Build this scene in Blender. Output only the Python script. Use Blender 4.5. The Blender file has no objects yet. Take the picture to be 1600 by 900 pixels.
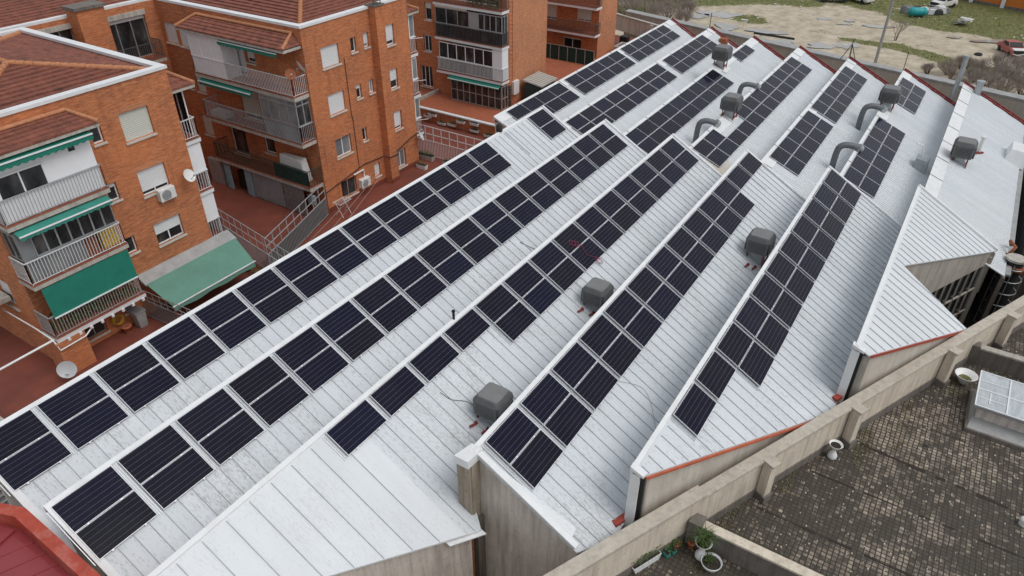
import bpy, bmesh, math, random
from math import sin, cos, tan, atan, sqrt, pi, radians, hypot
from mathutils import Vector, Matrix

# ------------------------------------------------------------------ camera, sky, sun, exposure
scene = bpy.context.scene
COL = scene.collection
P_ = radians(34.36153); TH = radians(32.79807)
H_ = Vector((cos(TH), sin(TH), 0)); R_ = Vector((sin(TH), -cos(TH), 0)); Z_ = Vector((0, 0, 1))
FW = H_*cos(P_) - Z_*sin(P_); UP = H_*sin(P_) + Z_*cos(P_)
cam = bpy.data.cameras.new('camera'); camo = bpy.data.objects.new('camera', cam); COL.objects.link(camo)
camo.matrix_world = Matrix(((R_.x, UP.x, -FW.x, 0), (R_.y, UP.y, -FW.y, 0), (R_.z, UP.z, -FW.z, 24.5), (0, 0, 0, 1)))
cam.sensor_width = 36; cam.lens = 1114.4774*36/1600; cam.clip_end = 3000; cam.clip_start = 0.5
scene.camera = camo

SUN_EL, SUN_AZ = radians(57), radians(-86)      # direction the light comes from (angle of XY measured from +X)
world = bpy.data.worlds.new('World'); scene.world = world; world.use_nodes = True
wn = world.node_tree; wn.nodes.clear()
sky = wn.nodes.new('ShaderNodeTexSky'); sky.sky_type = 'NISHITA'; sky.sun_disc = False
sky.sun_elevation = SUN_EL; sky.sun_rotation = pi/2 - SUN_AZ; sky.air_density = 1.0; sky.dust_density = 7.0; sky.ozone_density = 1.0
hs = wn.nodes.new('ShaderNodeHueSaturation'); hs.inputs['Saturation'].default_value = 0.30
bg = wn.nodes.new('ShaderNodeBackground'); bg.inputs['Strength'].default_value = 0.112
wo = wn.nodes.new('ShaderNodeOutputWorld')
wn.links.new(sky.outputs[0], hs.inputs['Color']); cl = wn.nodes.new('ShaderNodeMix'); cl.data_type = 'RGBA'; cl.inputs[0].default_value = 0.62      # even cloud layer over the clear sky
cl.inputs[7].default_value = (5.0, 5.35, 5.75, 1); wn.links.new(hs.outputs[0], cl.inputs[6]); wn.links.new(cl.outputs[2], bg.inputs[0]); wn.links.new(bg.outputs[0], wo.inputs[0])
sl = bpy.data.lights.new('sun', 'SUN'); sl.energy = 0.75; sl.angle = radians(30); sl.color = (1.0, 0.98, 0.95)
so = bpy.data.objects.new('sun', sl); COL.objects.link(so)
so.rotation_euler = Vector((cos(SUN_AZ)*cos(SUN_EL), sin(SUN_AZ)*cos(SUN_EL), sin(SUN_EL))).to_track_quat('Z', 'Y').to_euler()
scene.view_settings.view_transform = 'Standard'; scene.view_settings.look = 'None'
scene.view_settings.exposure = 0.17; scene.view_settings.gamma = 1.0

rnd = random.Random(7)

# ------------------------------------------------------------------ materials
class NT:
    def __init__(s, name):
        s.m = bpy.data.materials.new(name); s.m.use_nodes = True; s.t = s.m.node_tree
        s.b = s.t.nodes['Principled BSDF']; s.o = s.t.nodes['Material Output']
    def n(s, typ, **kw):
        x = s.t.nodes.new(typ)
        for k, v in kw.items():
            if k.startswith('i_'):
                key = k[2:]; key = int(key) if key.isdigit() else key.replace('_', ' ')
                x.inputs[key].default_value = v
            else: setattr(x, k, v)
        return x
    def l(s, a, b): s.t.links.new(a, b)
    def pos(s, scale=None, obj=False):
        if obj:
            tc = s.n('ShaderNodeTexCoord'); p = tc.outputs['Object']
        else:
            g = s.n('ShaderNodeNewGeometry'); p = g.outputs['Position']
        if scale is not None:
            mp = s.n('ShaderNodeMapping'); s.l(p, mp.inputs['Vector']); mp.inputs['Scale'].default_value = scale
            return mp.outputs[0]
        return p
    def noise(s, vec, sc, det=4, rough=.55, dist=0):
        x = s.n('ShaderNodeTexNoise'); x.inputs['Scale'].default_value = sc; x.inputs['Detail'].default_value = det
        x.inputs['Roughness'].default_value = rough; x.inputs['Distortion'].default_value = dist
        s.l(vec, x.inputs['Vector']); return x.outputs[0]
    def ramp(s, f, stops):
        x = s.n('ShaderNodeValToRGB'); e = x.color_ramp.elements
        while len(e) < len(stops): e.new(.5)
        for i, (p, c) in enumerate(stops):
            e[i].position = p; e[i].color = c if len(c) == 4 else (*c, 1)
        s.l(f, x.inputs[0]); return x.outputs[0]
    def mix(s, f, a, b, mode='MIX'):
        x = s.n('ShaderNodeMix', data_type='RGBA', blend_type=mode)
        for v, i in ((f, 0), (a, 6), (b, 7)):
            if hasattr(v, 'links'): s.l(v, x.inputs[i])
            elif i == 0: x.inputs[0].default_value = v
            else: x.inputs[i].default_value = (*v, 1) if len(v) == 3 else v
        return x.outputs[2]
    def math(s, op, a, b=0.0, c=None):
        x = s.n('ShaderNodeMath', operation=op)
        for v, i in ((a, 0), (b, 1), (c, 2)):
            if v is None: continue
            if hasattr(v, 'links'): s.l(v, x.inputs[i])
            else: x.inputs[i].default_value = v
        return x.outputs[0]
    def col(s, c): s.l(c, s.b.inputs['Base Color'])
    def rough(s, r):
        if hasattr(r, 'links'): s.l(r, s.b.inputs['Roughness'])
        else: s.b.inputs['Roughness'].default_value = r
    def bump(s, h, st=.3, d=.02):
        x = s.n('ShaderNodeBump'); x.inputs['Strength'].default_value = st; x.inputs['Distance'].default_value = d
        s.l(h, x.inputs['Height']); s.l(x.outputs[0], s.b.inputs['Normal'])

MATS = {}
def simple(name, c, r=.6, metal=0, var=.12, sc=3.0, grime=None):
    """plain surface with mottling so that nothing is dead flat"""
    t = NT(name); p = t.pos()
    n1 = t.noise(p, sc, 5, .6); n2 = t.noise(p, sc*9, 3, .6)
    lo = tuple(max(0, x*(1-var*1.6)) for x in c); hi = tuple(min(1, x*(1+var)) for x in c)
    k = t.ramp(t.math('ADD', t.math('MULTIPLY', n1, .7), t.math('MULTIPLY', n2, .3)), [(.3, lo), (.7, hi)])
    if grime:
        g = t.ramp(t.noise(t.pos((1, 1, .35)), 1.7, 6, .7), [(.48, (0, 0, 0)), (.72, (1, 1, 1))])
        k = t.mix(t.math('MULTIPLY', g, grime[1]), k, grime[0])
    t.col(k); t.rough(r); t.b.inputs['Metallic'].default_value = metal
    MATS[name] = t.m; return t.m

def mat_sheet(name, base, dirt, amt, fine=True):
    """painted roof sheeting with grime streaked down the slope"""
    t = NT(name)
    p = t.pos()
    streak = t.noise(t.pos((10.0, .7, .7)), 1.5, 7, .72, .2)
    blot = t.noise(t.pos((1, 1, 1)), .42, 4, .6)
    fleck = t.noise(t.pos((5.5, 2.2, 2.2)), 3.6, 6, .78, .5)
    fine = t.noise(t.pos((13.0, 3.6, 3.6)), 1.9, 5, .72, .3)
    f = t.math('ADD', t.math('ADD', t.math('MULTIPLY', streak, .26), t.math('MULTIPLY', fine, .42)), t.math('ADD', t.math('MULTIPLY', fleck, .34), t.math('MULTIPLY', blot, .20)))
    d = t.ramp(f, [(.617, (0, 0, 0)), (.70, (1, 1, 1))])
    if name == 'roof_far':      # tan stain where the cooler over the bare patch drips
        ds = t.n('ShaderNodeVectorMath', operation='DISTANCE'); t.l(p, ds.inputs[0]); ds.inputs[1].default_value = (41.2, 10.6, 5.2)
        stn = t.ramp(t.math('ADD', t.math('MULTIPLY', ds.outputs['Value'], .3), t.math('MULTIPLY', fleck, .6)), [(.5, (.75, .75, .75)), (1.15, (0, 0, 0))])
    bright = t.ramp(t.noise(t.pos((2.0, .5, .5)), .8, 4), [(.3, tuple(x*.93 for x in base)), (.7, base)])
    # each sheet carries its own slight tone
    w = t.n('ShaderNodeTexWhiteNoise', noise_dimensions='1D')
    sx = t.n('ShaderNodeSeparateXYZ'); t.l(p, sx.inputs[0])
    t.l(t.math('FLOOR', t.math('MULTIPLY', sx.outputs[0], 1.25 if name == 'roof_new' else 2.0)), w.inputs['W'])
    tone = t.ramp(w.outputs[0], [(0, (.93, .935, .94)), (1, (1, 1, 1))])
    c = t.mix(1.0, bright, tone, 'MULTIPLY')
    c = t.mix(t.math('MULTIPLY', d, amt), c, dirt)
    if name == 'roof_far': c = t.mix(stn, c, (.50, .42, .31))
    t.col(c); t.rough(.5)
    t.bump(t.noise(p, 2.0, 3), .12, .03)
    MATS[name] = t.m

mat_sheet('roof_near', (.655, .69, .72), (.31, .30, .285), .66)
mat_sheet('roof_new', (.70, .73, .755), (.42, .415, .40), .34)
mat_sheet('roof_far', (.655, .69, .715), (.52, .50, .46), .32)
simple('white_trim', (.75, .765, .775), .45, 0, .05, 2, ((.45, .42, .38), .25))
simple('seam', (.40, .425, .45), .5, 0, .12)  # darker than the sheets: the seams' shadow lines are put into the colour
simple('rail_metal', (.62, .64, .66), .35, .6, .08)

def mat_panel():
    t = NT('panel_glass'); p = t.pos(obj=True)
    sx = t.n('ShaderNodeSeparateXYZ'); t.l(p, sx.inputs[0])
    X, Y = sx.outputs[0], sx.outputs[1]
    def lines(v, pitch, w):
        fr = t.math('FRACT', t.math('ADD', t.math('DIVIDE', v, pitch), .5))
        return t.math('LESS_THAN', t.math('ABSOLUTE', t.math('SUBTRACT', fr, .5)), w/pitch/2)
    oi = t.n('ShaderNodeObjectInfo')
    cells = t.ramp(oi.outputs['Random'], [(0, (.0030, .0038, .019)), (.35, (.0036, .004, .015)), (.7, (.0046, .0042, .012)), (1, (.0032, .0044, .022))])
    n = t.noise(p, 1.4, 3); cells = t.mix(t.math('MULTIPLY', n, .4), cells, (.006, .006, .009))
    c = t.mix(lines(Y, .165, .0065), cells, (.13, .135, .165))
    # dust film collecting along the lower edge
    dust = t.noise(t.pos((1.2, 1.2, 1.2)), 1.1, 5, .65)
    c = t.mix(t.math('MULTIPLY', t.ramp(dust, [(.4, (0, 0, 0)), (.8, (1, 1, 1))]), .015), c, (.35, .33, .31))
    t.col(c); t.b.inputs['IOR'].default_value = 1.27
    t.rough(t.math('ADD', .07, t.math('MULTIPLY', dust, .10)))
    MATS['panel_glass'] = t.m
mat_panel()
simple('panel_frame', (.74, .75, .77), .35, .3, .04)

def mat_brick(name, c1, c2, mortar, dark):
    t = NT(name); p = t.pos()
    sx = t.n('ShaderNodeSeparateXYZ'); t.l(p, sx.inputs[0])
    cb = t.n('ShaderNodeCombineXYZ'); t.l(t.math('ADD', sx.outputs[0], sx.outputs[1]), cb.inputs[0]); t.l(sx.outputs[2], cb.inputs[1])
    b = t.n('ShaderNodeTexBrick'); t.l(cb.outputs[0], b.inputs['Vector'])
    for k, v in (('Color1', (*c1, 1)), ('Color2', (*c2, 1)), ('Mortar', (*mortar, 1)), ('Scale', 1.0), ('Mortar Size', .013), ('Mortar Smooth', .3), ('Bias', 0.0), ('Brick Width', .25), ('Row Height', .075)):
        b.inputs[k].default_value = v
    n1 = t.noise(p, .5, 5, .6); n2 = t.noise(t.pos((1.3, 1.3, 10)), 1.7, 5, .78)
    c = t.mix(t.ramp(n2, [(.46, (0, 0, 0)), (.62, (.85, .85, .85))]), b.outputs['Color'], dark)
    n3 = t.noise(t.pos((1.7, 1.7, 11)), 1.5, 4, .75)
    c = t.mix(t.ramp(n3, [(.52, (0, 0, 0)), (.66, (.6, .6, .6))]), c, tuple(min(1, x*1.25+.06) for x in c1))
    c = t.mix(t.ramp(n1, [(.35, (.0, .0, .0)), (.8, (.45, .45, .45))]), c, tuple(min(1, x*1.35) for x in c1))
    st = t.ramp(t.noise(t.pos((2.2, 2.2, .18)), 1.3, 4, .6), [(.55, (0, 0, 0)), (.8, (.5, .5, .5))])
    c = t.mix(st, c, tuple(x*.5 for x in dark))
    t.col(c); t.rough(.9); t.bump(b.outputs['Fac'], -.35, .01)
    MATS[name] = t.m
mat_brick('brick', (.58, .190, .062), (.42, .115, .038), (.36, .22, .14), (.23, .064, .028))
mat_brick('brick_far', (.55, .225, .098), (.45, .165, .075), (.40, .25, .165), (.31, .105, .055))

def mat_tile():
    t = NT('roof_tile'); p = t.pos()
    n1 = t.noise(p, 2.4, 6, .72); n2 = t.noise(p, .35, 3)
    c = t.ramp(t.math('ADD', t.math('MULTIPLY', n1, .8), t.math('MULTIPLY', n2, .2)), [(.3, (.05, .028, .022)), (.42, (.17, .060, .040)), (.6, (.27, .092, .060)), (.72, (.42, .24, .17))])
    t.col(c); t.rough(.92)
    sx = t.n('ShaderNodeSeparateXYZ'); t.l(p, sx.inputs[0])
    w = t.math('ADD', t.math('SINE', t.math('MULTIPLY', sx.outputs[0], 2*pi/.24)), t.math('SINE', t.math('MULTIPLY', sx.outputs[1], 2*pi/.24)))
    t.bump(w, .5, .03); MATS['roof_tile'] = t.m
mat_tile()
simple('ridge_tile', (.50, .22, .11), .9, 0, .25, 6)
simple('terracotta_floor', (.30, .088, .045), .65, 0, .2, .9, ((.12, .05, .035), .5))

def mat_floor_tile(name, c, grout, size, dirtc, sc=.5):
    t = NT(name); p = t.pos()
    b = t.n('ShaderNodeTexBrick'); b.offset = 0
    t.l(p, b.inputs['Vector'])
    for k, v in (('Color1', (*c, 1)), ('Color2', (*[x*.85 for x in c], 1)), ('Mortar', (*grout, 1)), ('Scale', 1.0), ('Mortar Size', .012), ('Mortar Smooth', .1), ('Bias', 0), ('Brick Width', size), ('Row Height', size)):
        b.inputs[k].default_value = v
    d = t.ramp(t.noise(p, sc, 6, .7), [(.42, (0, 0, 0)), (.7, (1, 1, 1))])
    t.col(t.mix(t.math('MULTIPLY', d, .6), b.outputs['Color'], dirtc)); t.rough(.6); MATS[name] = t.m
mat_floor_tile('red_floor', (.225, .060, .038), (.16, .06, .045), .62, (.10, .035, .026))
mat_floor_tile('orange_floor', (.42, .125, .060), (.36, .13, .075), .30, (.26, .085, .05), .35)

def mat_patio():
    t = NT('patio_tile'); p0 = t.pos()
    nd = t.n('ShaderNodeTexNoise'); nd.inputs['Scale'].default_value = 1.3; nd.inputs['Detail'].default_value = 4; t.l(p0, nd.inputs['Vector'])
    va = t.n('ShaderNodeVectorMath', operation='MULTIPLY_ADD'); t.l(nd.outputs['Color'], va.inputs[0]); va.inputs[1].default_value = (.09, .09, 0); t.l(p0, va.inputs[2]); p = va.outputs[0]
    b = t.n('ShaderNodeTexBrick'); b.offset = 0; t.l(p, b.inputs['Vector'])
    for k, v in (('Color1', (.40, .335, .265, 1)), ('Color2', (.22, .178, .138, 1)), ('Mortar', (.028, .024, .020, 1)), ('Scale', 1.0), ('Mortar Size', .020), ('Mortar Smooth', .15), ('Bias', -.1), ('Brick Width', .165), ('Row Height', .165)):
        b.inputs[k].default_value = v
    # grime fills whole tiles: sample the noise per tile
    sn = t.n('ShaderNodeVectorMath', operation='SNAP'); t.l(p, sn.inputs[0]); sn.inputs[1].default_value = (.165, .165, 5)
    n1 = t.noise(sn.outputs[0], 1.0, 7, .80); n2 = t.noise(p, 3.5, 4, .7); n3 = t.noise(p, .22, 3)
    wt = t.n('ShaderNodeTexWhiteNoise', noise_dimensions='3D'); t.l(sn.outputs[0], wt.inputs['Vector'])
    n4 = t.noise(t.pos((.5, 1.5, 1)), .9, 7, .8, .6)
    f = t.math('ADD', t.math('ADD', t.math('MULTIPLY', n1, .48), t.math('MULTIPLY', n2, .30)), t.math('ADD', t.math('ADD', t.math('MULTIPLY', n3, .30), t.math('MULTIPLY', n4, .22)), t.math('MULTIPLY', wt.outputs[0], .06)))
    g = t.ramp(f, [(.585, (0, 0, 0)), (.685, (1, 1, 1))])
    c = t.mix(t.math('MULTIPLY', g, .9), b.outputs['Color'], (.042, .034, .026))
    moss = t.ramp(t.noise(p, .7, 7, .78, .5), [(.56, (0, 0, 0)), (.66, (1, 1, 1))])
    c = t.mix(t.math('MULTIPLY', moss, .75), c, (.034, .031, .018))
    lich = t.ramp(t.noise(p, 11, 3, .6), [(.68, (0, 0, 0)), (.76, (1, 1, 1))])
    c = t.mix(t.math('MULTIPLY', lich, .6), c, (.44, .41, .36))
    t.col(c); t.rough(.85); t.bump(b.outputs['Fac'], -.5, .02); MATS['patio_tile'] = t.m
mat_patio()

def mat_plaster(name, c, stain, amt, sc=1.0):
    t = NT(name); p = t.pos()
    base = t.ramp(t.noise(p, 1.2*sc, 6, .65), [(.3, tuple(x*.82 for x in c)), (.7, c)])
    run = t.ramp(t.noise(t.pos((2.6, 2.6, .22)), 1.6*sc, 5, .65), [(.45, (0, 0, 0)), (.72, (1, 1, 1))])
    spot = t.ramp(t.noise(p, 7, 5, .7), [(.56, (0, 0, 0)), (.7, (1, 1, 1))])
    k = t.mix(t.math('MULTIPLY', run, amt), base, stain)
    k = t.mix(t.math('MULTIPLY', spot, amt*.7), k, tuple(x*.8 for x in stain))
    t.col(k); t.rough(.9); t.bump(t.noise(p, 14, 4), .25, .02); MATS[name] = t.m
mat_plaster('parapet_plaster', (.72, .635, .52), (.22, .18, .135), .52)
mat_plaster('coping_stone', (.56, .50, .42), (.25, .22, .18), .5)
mat_plaster('beige_wall', (.62, .57, .50), (.24, .205, .165), .42, .8)
mat_plaster('rear_wall', (.55, .49, .42), (.24, .21, .18), .45, .6)
mat_plaster('grey_concrete', (.46, .425, .375), (.17, .145, .12), .65)
mat_plaster('dark_concrete', (.20, .175, .155), (.065, .055, .048), .75)
mat_plaster('pink_concrete', (.68, .61, .55), (.20, .165, .14), .55)
mat_plaster('slab_concrete', (.52, .49, .44), (.20, .18, .15), .6)
mat_plaster('fluted_board', (.40, .34, .27), (.17, .135, .10), .75, 2)

simple('white_paint', (.80, .81, .81), .5, 0, .05, 1.5, ((.5, .48, .45), .18))
simple('white_pvc', (.82, .83, .85), .35, 0, .03)
simple('cream_shutter', (.68, .66, .58), .5, 0, .05)
simple('sill_stone', (.60, .56, .50), .8, 0, .12, 5, ((.3, .27, .23), .4))
simple('grey_metal', (.33, .34, .35), .45, .3, .12)
simple('railing_grey', (.42, .43, .44), .5, .2, .12)
simple('railing_white', (.66, .67, .68), .45, 0, .08)
simple('railing_dark', (.09, .09, .09), .5, 0, .15)
simple('railing_green', (.035, .06, .05), .5, 0, .2)
simple('awning_green', (.010, .19, .135), .75, 0, .12, 2)
simple('awning_teal', (.035, .24, .19), .75, 0, .12, 2)
simple('awning_pale', (.125, .285, .225), .8, 0, .10, .8, ((.12, .24, .19), .6))
simple('grey_flashing', (.38, .38, .375), .6, .2, .15, 2, ((.2, .19, .18), .4))
simple('red_paint', (.42, .062, .035), .6, 0, .18, 3, ((.62, .40, .35), .35))
simple('red_sheet', (.27, .045, .052), .42, 0, .08, 1.2)
simple('red_trim', (.36, .055, .035), .6, 0, .25, 5)
simple('red_steel', (.20, .018, .016), .5, 0, .2)
simple('orange_edge', (.52, .13, .065), .8, 0, .2, 4)
simple('cooler_plastic', (.105, .109, .11), .7, 0, .15, 3)
simple('cooler_slat', (.15, .155, .155), .65, 0, .12, 3)
simple('cooler_top', (.19, .195, .195), .75, 0, .12, 3)
simple('louvre_dark', (.030, .030, .030), .6, 0, .2)
simple('galvanised', (.42, .45, .46), .38, .5, .15, 4)
simple('duct_foil', (.15, .16, .17), .6, .1, .2, 6)
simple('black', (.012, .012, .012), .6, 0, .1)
simple('rubber_black', (.02, .02, .022), .8, 0, .2)
simple('white_plastic', (.72, .72, .70), .45, 0, .05)
simple('dish_grey', (.55, .57, .58), .45, 0, .08)
simple('rust', (.30, .10, .045), .85, 0, .3, 8)
simple('pot_terracotta', (.45, .14, .07), .85, 0, .2, 6)
simple('curtain_grey', (.26, .25, .26), .9, 0, .12, 2)
simple('curtain_blue', (.27, .34, .37), .9, 0, .2, 7)
simple('cloth_white', (.60, .60, .58), .9, 0, .15, 6)
simple('yellow', (.55, .36, .04), .8, 0, .25, 8)
simple('soil', (.035, .026, .02), .95, 0, .3, 8)
simple('bark', (.105, .085, .07), .95, 0, .3, 8)
simple('twig', (.36, .31, .275), .95, 0, .3, 3)
simple('wood_orange', (.58, .22, .10), .8, 0, .2, 3)
simple('orange_wall', (.62, .19, .03), .8, 0, .12, .6, ((.4, .13, .03), .4))
simple('car_red', (.40, .10, .09), .45, 0, .2, 2)
simple('car_grey', (.20, .21, .21), .4, .3, .35, 2)
simple('tank_cyan', (.02, .34, .36), .5, 0, .12, 3)
simple('black_mesh', (.03, .035, .033), .8, 0, .3, 5)
simple('pattern_panel', (.40, .40, .40), .8, 0, .9, 4)
simple('red_wire', (.30, .02, .07), .6, 0, .1)
simple('net_green', (.012, .045, .035), .9, 0, .3, 3)
simple('green_shed', (.015, .055, .045), .5, 0, .15)

def mat_leaf(name, lo, hi):
    t = NT(name); oi = t.noise(t.pos(), 9, 3, .7)
    t.col(t.ramp(oi, [(.3, lo), (.7, hi)])); t.rough(.7); MATS[name] = t.m
mat_leaf('leaf', (.022, .050, .010), (.10, .16, .035)); mat_leaf('leaf_dry', (.07, .075, .02), (.2, .17, .06))
mat_leaf('grass_blade', (.06, .095, .016), (.22, .23, .07))

t = NT('window_glass'); p = t.pos(); n = t.noise(t.pos((1.4, 1.4, .7)), 1.1, 4, .6)
t.col(t.ramp(n, [(.35, (.010, .011, .013)), (.55, (.035, .035, .036)), (.75, (.12, .115, .11))])); t.rough(.08); MATS['window_glass'] = t.m
t = NT('frosted_glass'); n = t.noise(t.pos((1, 1, .6)), .9, 4, .6)
t.col(t.ramp(n, [(.3, (.13, .14, .15)), (.7, (.30, .31, .31))])); t.rough(.25); MATS['frosted_glass'] = t.m
t = NT('skylight_glass'); n = t.noise(t.pos((1, 4, 1)), 1.2, 5, .7)
t.col(t.ramp(n, [(.3, (.34, .37, .39)), (.7, (.56, .59, .61))])); t.rough(.22); MATS['skylight_glass'] = t.m
t = NT('puddle_water'); n = t.noise(t.pos(), .5, 3); t.col(t.ramp(n, [(.3, (.30, .285, .26)), (.7, (.40, .385, .36))])); t.rough(.04); t.b.inputs['IOR'].default_value = 1.6; MATS['puddle_water'] = t.m  # pale base colour paints in part of the bright sky's reflection
# pale shutter slats: fine horizontal relief
for nm, c in (('shutter_white', (.78, .79, .80)), ('shutter_cream', (.66, .67, .60)), ('shutter_grey', (.42, .44, .46))):
    t = NT(nm); sx = t.n('ShaderNodeSeparateXYZ'); t.l(t.pos(), sx.inputs[0])
    w = t.math('SINE', t.math('MULTIPLY', sx.outputs[2], 2*pi/.09))
    t.col(t.ramp(t.math('ADD', t.math('MULTIPLY', w, .3), .6), [(.3, tuple(x*.8 for x in c)), (.6, c)])); t.rough(.45)
    t.bump(w, .4, .01); MATS[nm] = t.m

def mat_ground():
    t = NT('lot_earth'); p = t.pos()
    at = t.n('ShaderNodeAttribute', attribute_name='cover'); sep = t.n('ShaderNodeSeparateColor'); t.l(at.outputs['Color'], sep.inputs[0])
    sand = t.ramp(t.noise(p, .6, 7, .68), [(.3, (.30, .245, .175)), (.5, (.47, .405, .305)), (.72, (.60, .53, .42))])
    track = t.noise(t.pos((1.3, .3, 1)), 1.6, 6, .7, .4)
    sand = t.mix(t.math('MULTIPLY', t.ramp(track, [(.5, (0, 0, 0)), (.68, (1, 1, 1))]), .5), sand, (.22, .175, .125))
    gn = t.noise(p, 1.3, 7, .75); gn2 = t.noise(p, .25, 4, .6)
    grass = t.ramp(t.noise(p, 1.6, 7, .8), [(.32, (.05, .075, .014)), (.48, (.12, .13, .036)), (.62, (.24, .205, .10)), (.75, (.36, .30, .2))])
    m = t.math('ADD', t.math('MULTIPLY', sep.outputs[0], 1.25), t.math('ADD', t.math('MULTIPLY', t.math('SUBTRACT', gn, .5), 1.7), t.math('MULTIPLY', t.math('SUBTRACT', gn2, .5), .9)))
    c = t.mix(t.ramp(m, [(.50, (0, 0, 0)), (.72, (1, 1, 1))]), sand, grass)
    t.col(c); t.rough(.95); t.bump(gn, .5, .12); MATS['lot_earth'] = t.m
mat_ground()

def M(n): return MATS[n]

# ------------------------------------------------------------------ mesh helpers
class MB:
    def __init__(s): s.v = []; s.f = []; s.sm = []
    def add(s, vs, fs, smooth=False):
        o = len(s.v); s.v += [tuple(v) for v in vs]
        for f in fs: s.f.append(tuple(i+o for i in f)); s.sm.append(smooth)
        return s
    def box(s, x0, x1, y0, y1, z0, z1):
        if x0 > x1: x0, x1 = x1, x0
        if y0 > y1: y0, y1 = y1, y0
        if z0 > z1: z0, z1 = z1, z0
        return s.add([(x0,y0,z0),(x1,y0,z0),(x1,y1,z0),(x0,y1,z0),(x0,y0,z1),(x1,y0,z1),(x1,y1,z1),(x0,y1,z1)],
                     [(3,2,1,0),(4,5,6,7),(0,1,5,4),(1,2,6,5),(2,3,7,6),(3,0,4,7)])
    def hexa(s, p):   # 8 points, bottom 4 then top 4
        return s.add(p, [(3,2,1,0),(4,5,6,7),(0,1,5,4),(1,2,6,5),(2,3,7,6),(3,0,4,7)])
    def bar(s, a, b, w, h=None, up=(0,0,1)):
        a = Vector(a); b = Vector(b); h = w if h is None else h
        d = (b-a).normalized(); u = Vector(up)
        if abs(d.dot(u)) > .97: u = Vector((1,0,0))
        r = d.cross(u).normalized()*w/2; u = r.cross(d).normalized()*h/2
        return s.hexa([a-r-u, a+r-u, b+r-u, b-r-u, a-r+u, a+r+u, b+r+u, b-r+u])
    def cyl(s, a, b, r0, r1=None, n=12, cap=True):
        a = Vector(a); b = Vector(b); r1 = r0 if r1 is None else r1
        d = (b-a).normalized(); u = Vector((0,0,1)) if abs(d.z) < .95 else Vector((1,0,0))
        x = d.cross(u).normalized(); y = d.cross(x)
        vs = [a+(x*cos(2*pi*i/n)+y*sin(2*pi*i/n))*r0 for i in range(n)] + [b+(x*cos(2*pi*i/n)+y*sin(2*pi*i/n))*r1 for i in range(n)]
        s.add(vs, [(i, n+i, n+(i+1) % n, (i+1) % n) for i in range(n)], True)
        if cap: s.add(vs, [tuple(range(n)), tuple(reversed(range(n, 2*n)))])
        return s
    def tube(s, pts, r, n=8, cap=True):
        pts = [Vector(p) for p in pts]; rs = r if isinstance(r, (list, tuple)) else [r]*len(pts)
        rings = []; x = None
        for i, p in enumerate(pts):
            d = (pts[min(i+1, len(pts)-1)]-pts[max(i-1, 0)]).normalized()
            if x is None:
                u = Vector((0,0,1)) if abs(d.z) < .9 else Vector((1,0,0)); x = d.cross(u).normalized()
            else: x = (x-d*x.dot(d)).normalized()
            y = d.cross(x)
            rings.append([p+(x*cos(2*pi*k/n)+y*sin(2*pi*k/n))*rs[i] for k in range(n)])
        vs = [v for r_ in rings for v in r_]; fs = []
        for i in range(len(pts)-1):
            for k in range(n): fs.append((i*n+k, i*n+(k+1) % n, (i+1)*n+(k+1) % n, (i+1)*n+k))
        s.add(vs, fs, True)
        if cap: s.add(vs, [tuple(reversed(range(n))), tuple(range((len(pts)-1)*n, len(pts)*n))])
        return s
    def lathe(s, prof, c=(0,0,0), n=20, smooth=True):
        vs = [(c[0]+r*cos(2*pi*k/n), c[1]+r*sin(2*pi*k/n), c[2]+z) for r, z in prof for k in range(n)]; fs = []
        for i in range(len(prof)-1):
            for k in range(n): fs.append((i*n+k, i*n+(k+1) % n, (i+1)*n+(k+1) % n, (i+1)*n+k))
        return s.add(vs, fs, smooth)
    def prism(s, poly, z0, z1):   # poly list of xy (counter-clockwise), z may be a number or list
        n = len(poly); a = z0 if isinstance(z0, (list, tuple)) else [z0]*n; b = z1 if isinstance(z1, (list, tuple)) else [z1]*n
        vs = [(p[0], p[1], a[i]) for i, p in enumerate(poly)] + [(p[0], p[1], b[i]) for i, p in enumerate(poly)]
        return s.add(vs, [tuple(reversed(range(n))), tuple(range(n, 2*n))] + [(i, (i+1) % n, n+(i+1) % n, n+i) for i in range(n)])
    def quad(s, a, b, c, d): return s.add([a,b,c,d], [(0,1,2,3)])
    def xf(s, mat):
        s.v = [tuple(mat @ Vector(v)) for v in s.v]; return s
    def build(s, name, mat, parent=None, label=None, bevel=0):
        me = bpy.data.meshes.new(name); me.from_pydata(s.v, [], s.f)
        me.polygons.foreach_set('use_smooth', s.sm); me.materials.append(M(mat)); me.update()
        o = bpy.data.objects.new(name, me); COL.objects.link(o)
        if parent is not None: o.parent = parent
        if label: o['label'] = label
        if bevel:
            b = o.modifiers.new('b', 'BEVEL'); b.width = bevel; b.segments = 2; b.limit_method = 'ANGLE'
        return o

def thing(name, label, cat, group=None, loc=(0,0,0), rot=(0,0,0)):
    o = bpy.data.objects.new(name, None); COL.objects.link(o); o.location = loc; o.rotation_euler = rot
    o.empty_display_size = .2
    o['label'] = label; o['category'] = cat
    if group: o['group'] = group
    return o
def tag(o, label, cat, group=None, kind=None):
    o['label'] = label; o['category'] = cat
    if group: o['group'] = group
    if kind: o['kind'] = kind
    return o
def struct(o, label=None):
    o['kind'] = 'structure'
    if label: o['label'] = label
    o['category'] = o.name.split('.')[0].replace('_', ' ')
    return o
CHILD = {}
def copy_tree(o, parent=None, kids=None):
    c = o.copy(); COL.objects.link(c)
    if parent is not None: c.parent = parent
    for k in (o.children if kids is None else kids): copy_tree(k, c)
    return c
ORD = ['zeroth','first','second','third','fourth','fifth','sixth','seventh','eighth','ninth','tenth','eleventh','twelfth','thirteenth','fourteenth','fifteenth','sixteenth','seventeenth','eighteenth','nineteenth','twentieth']

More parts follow.
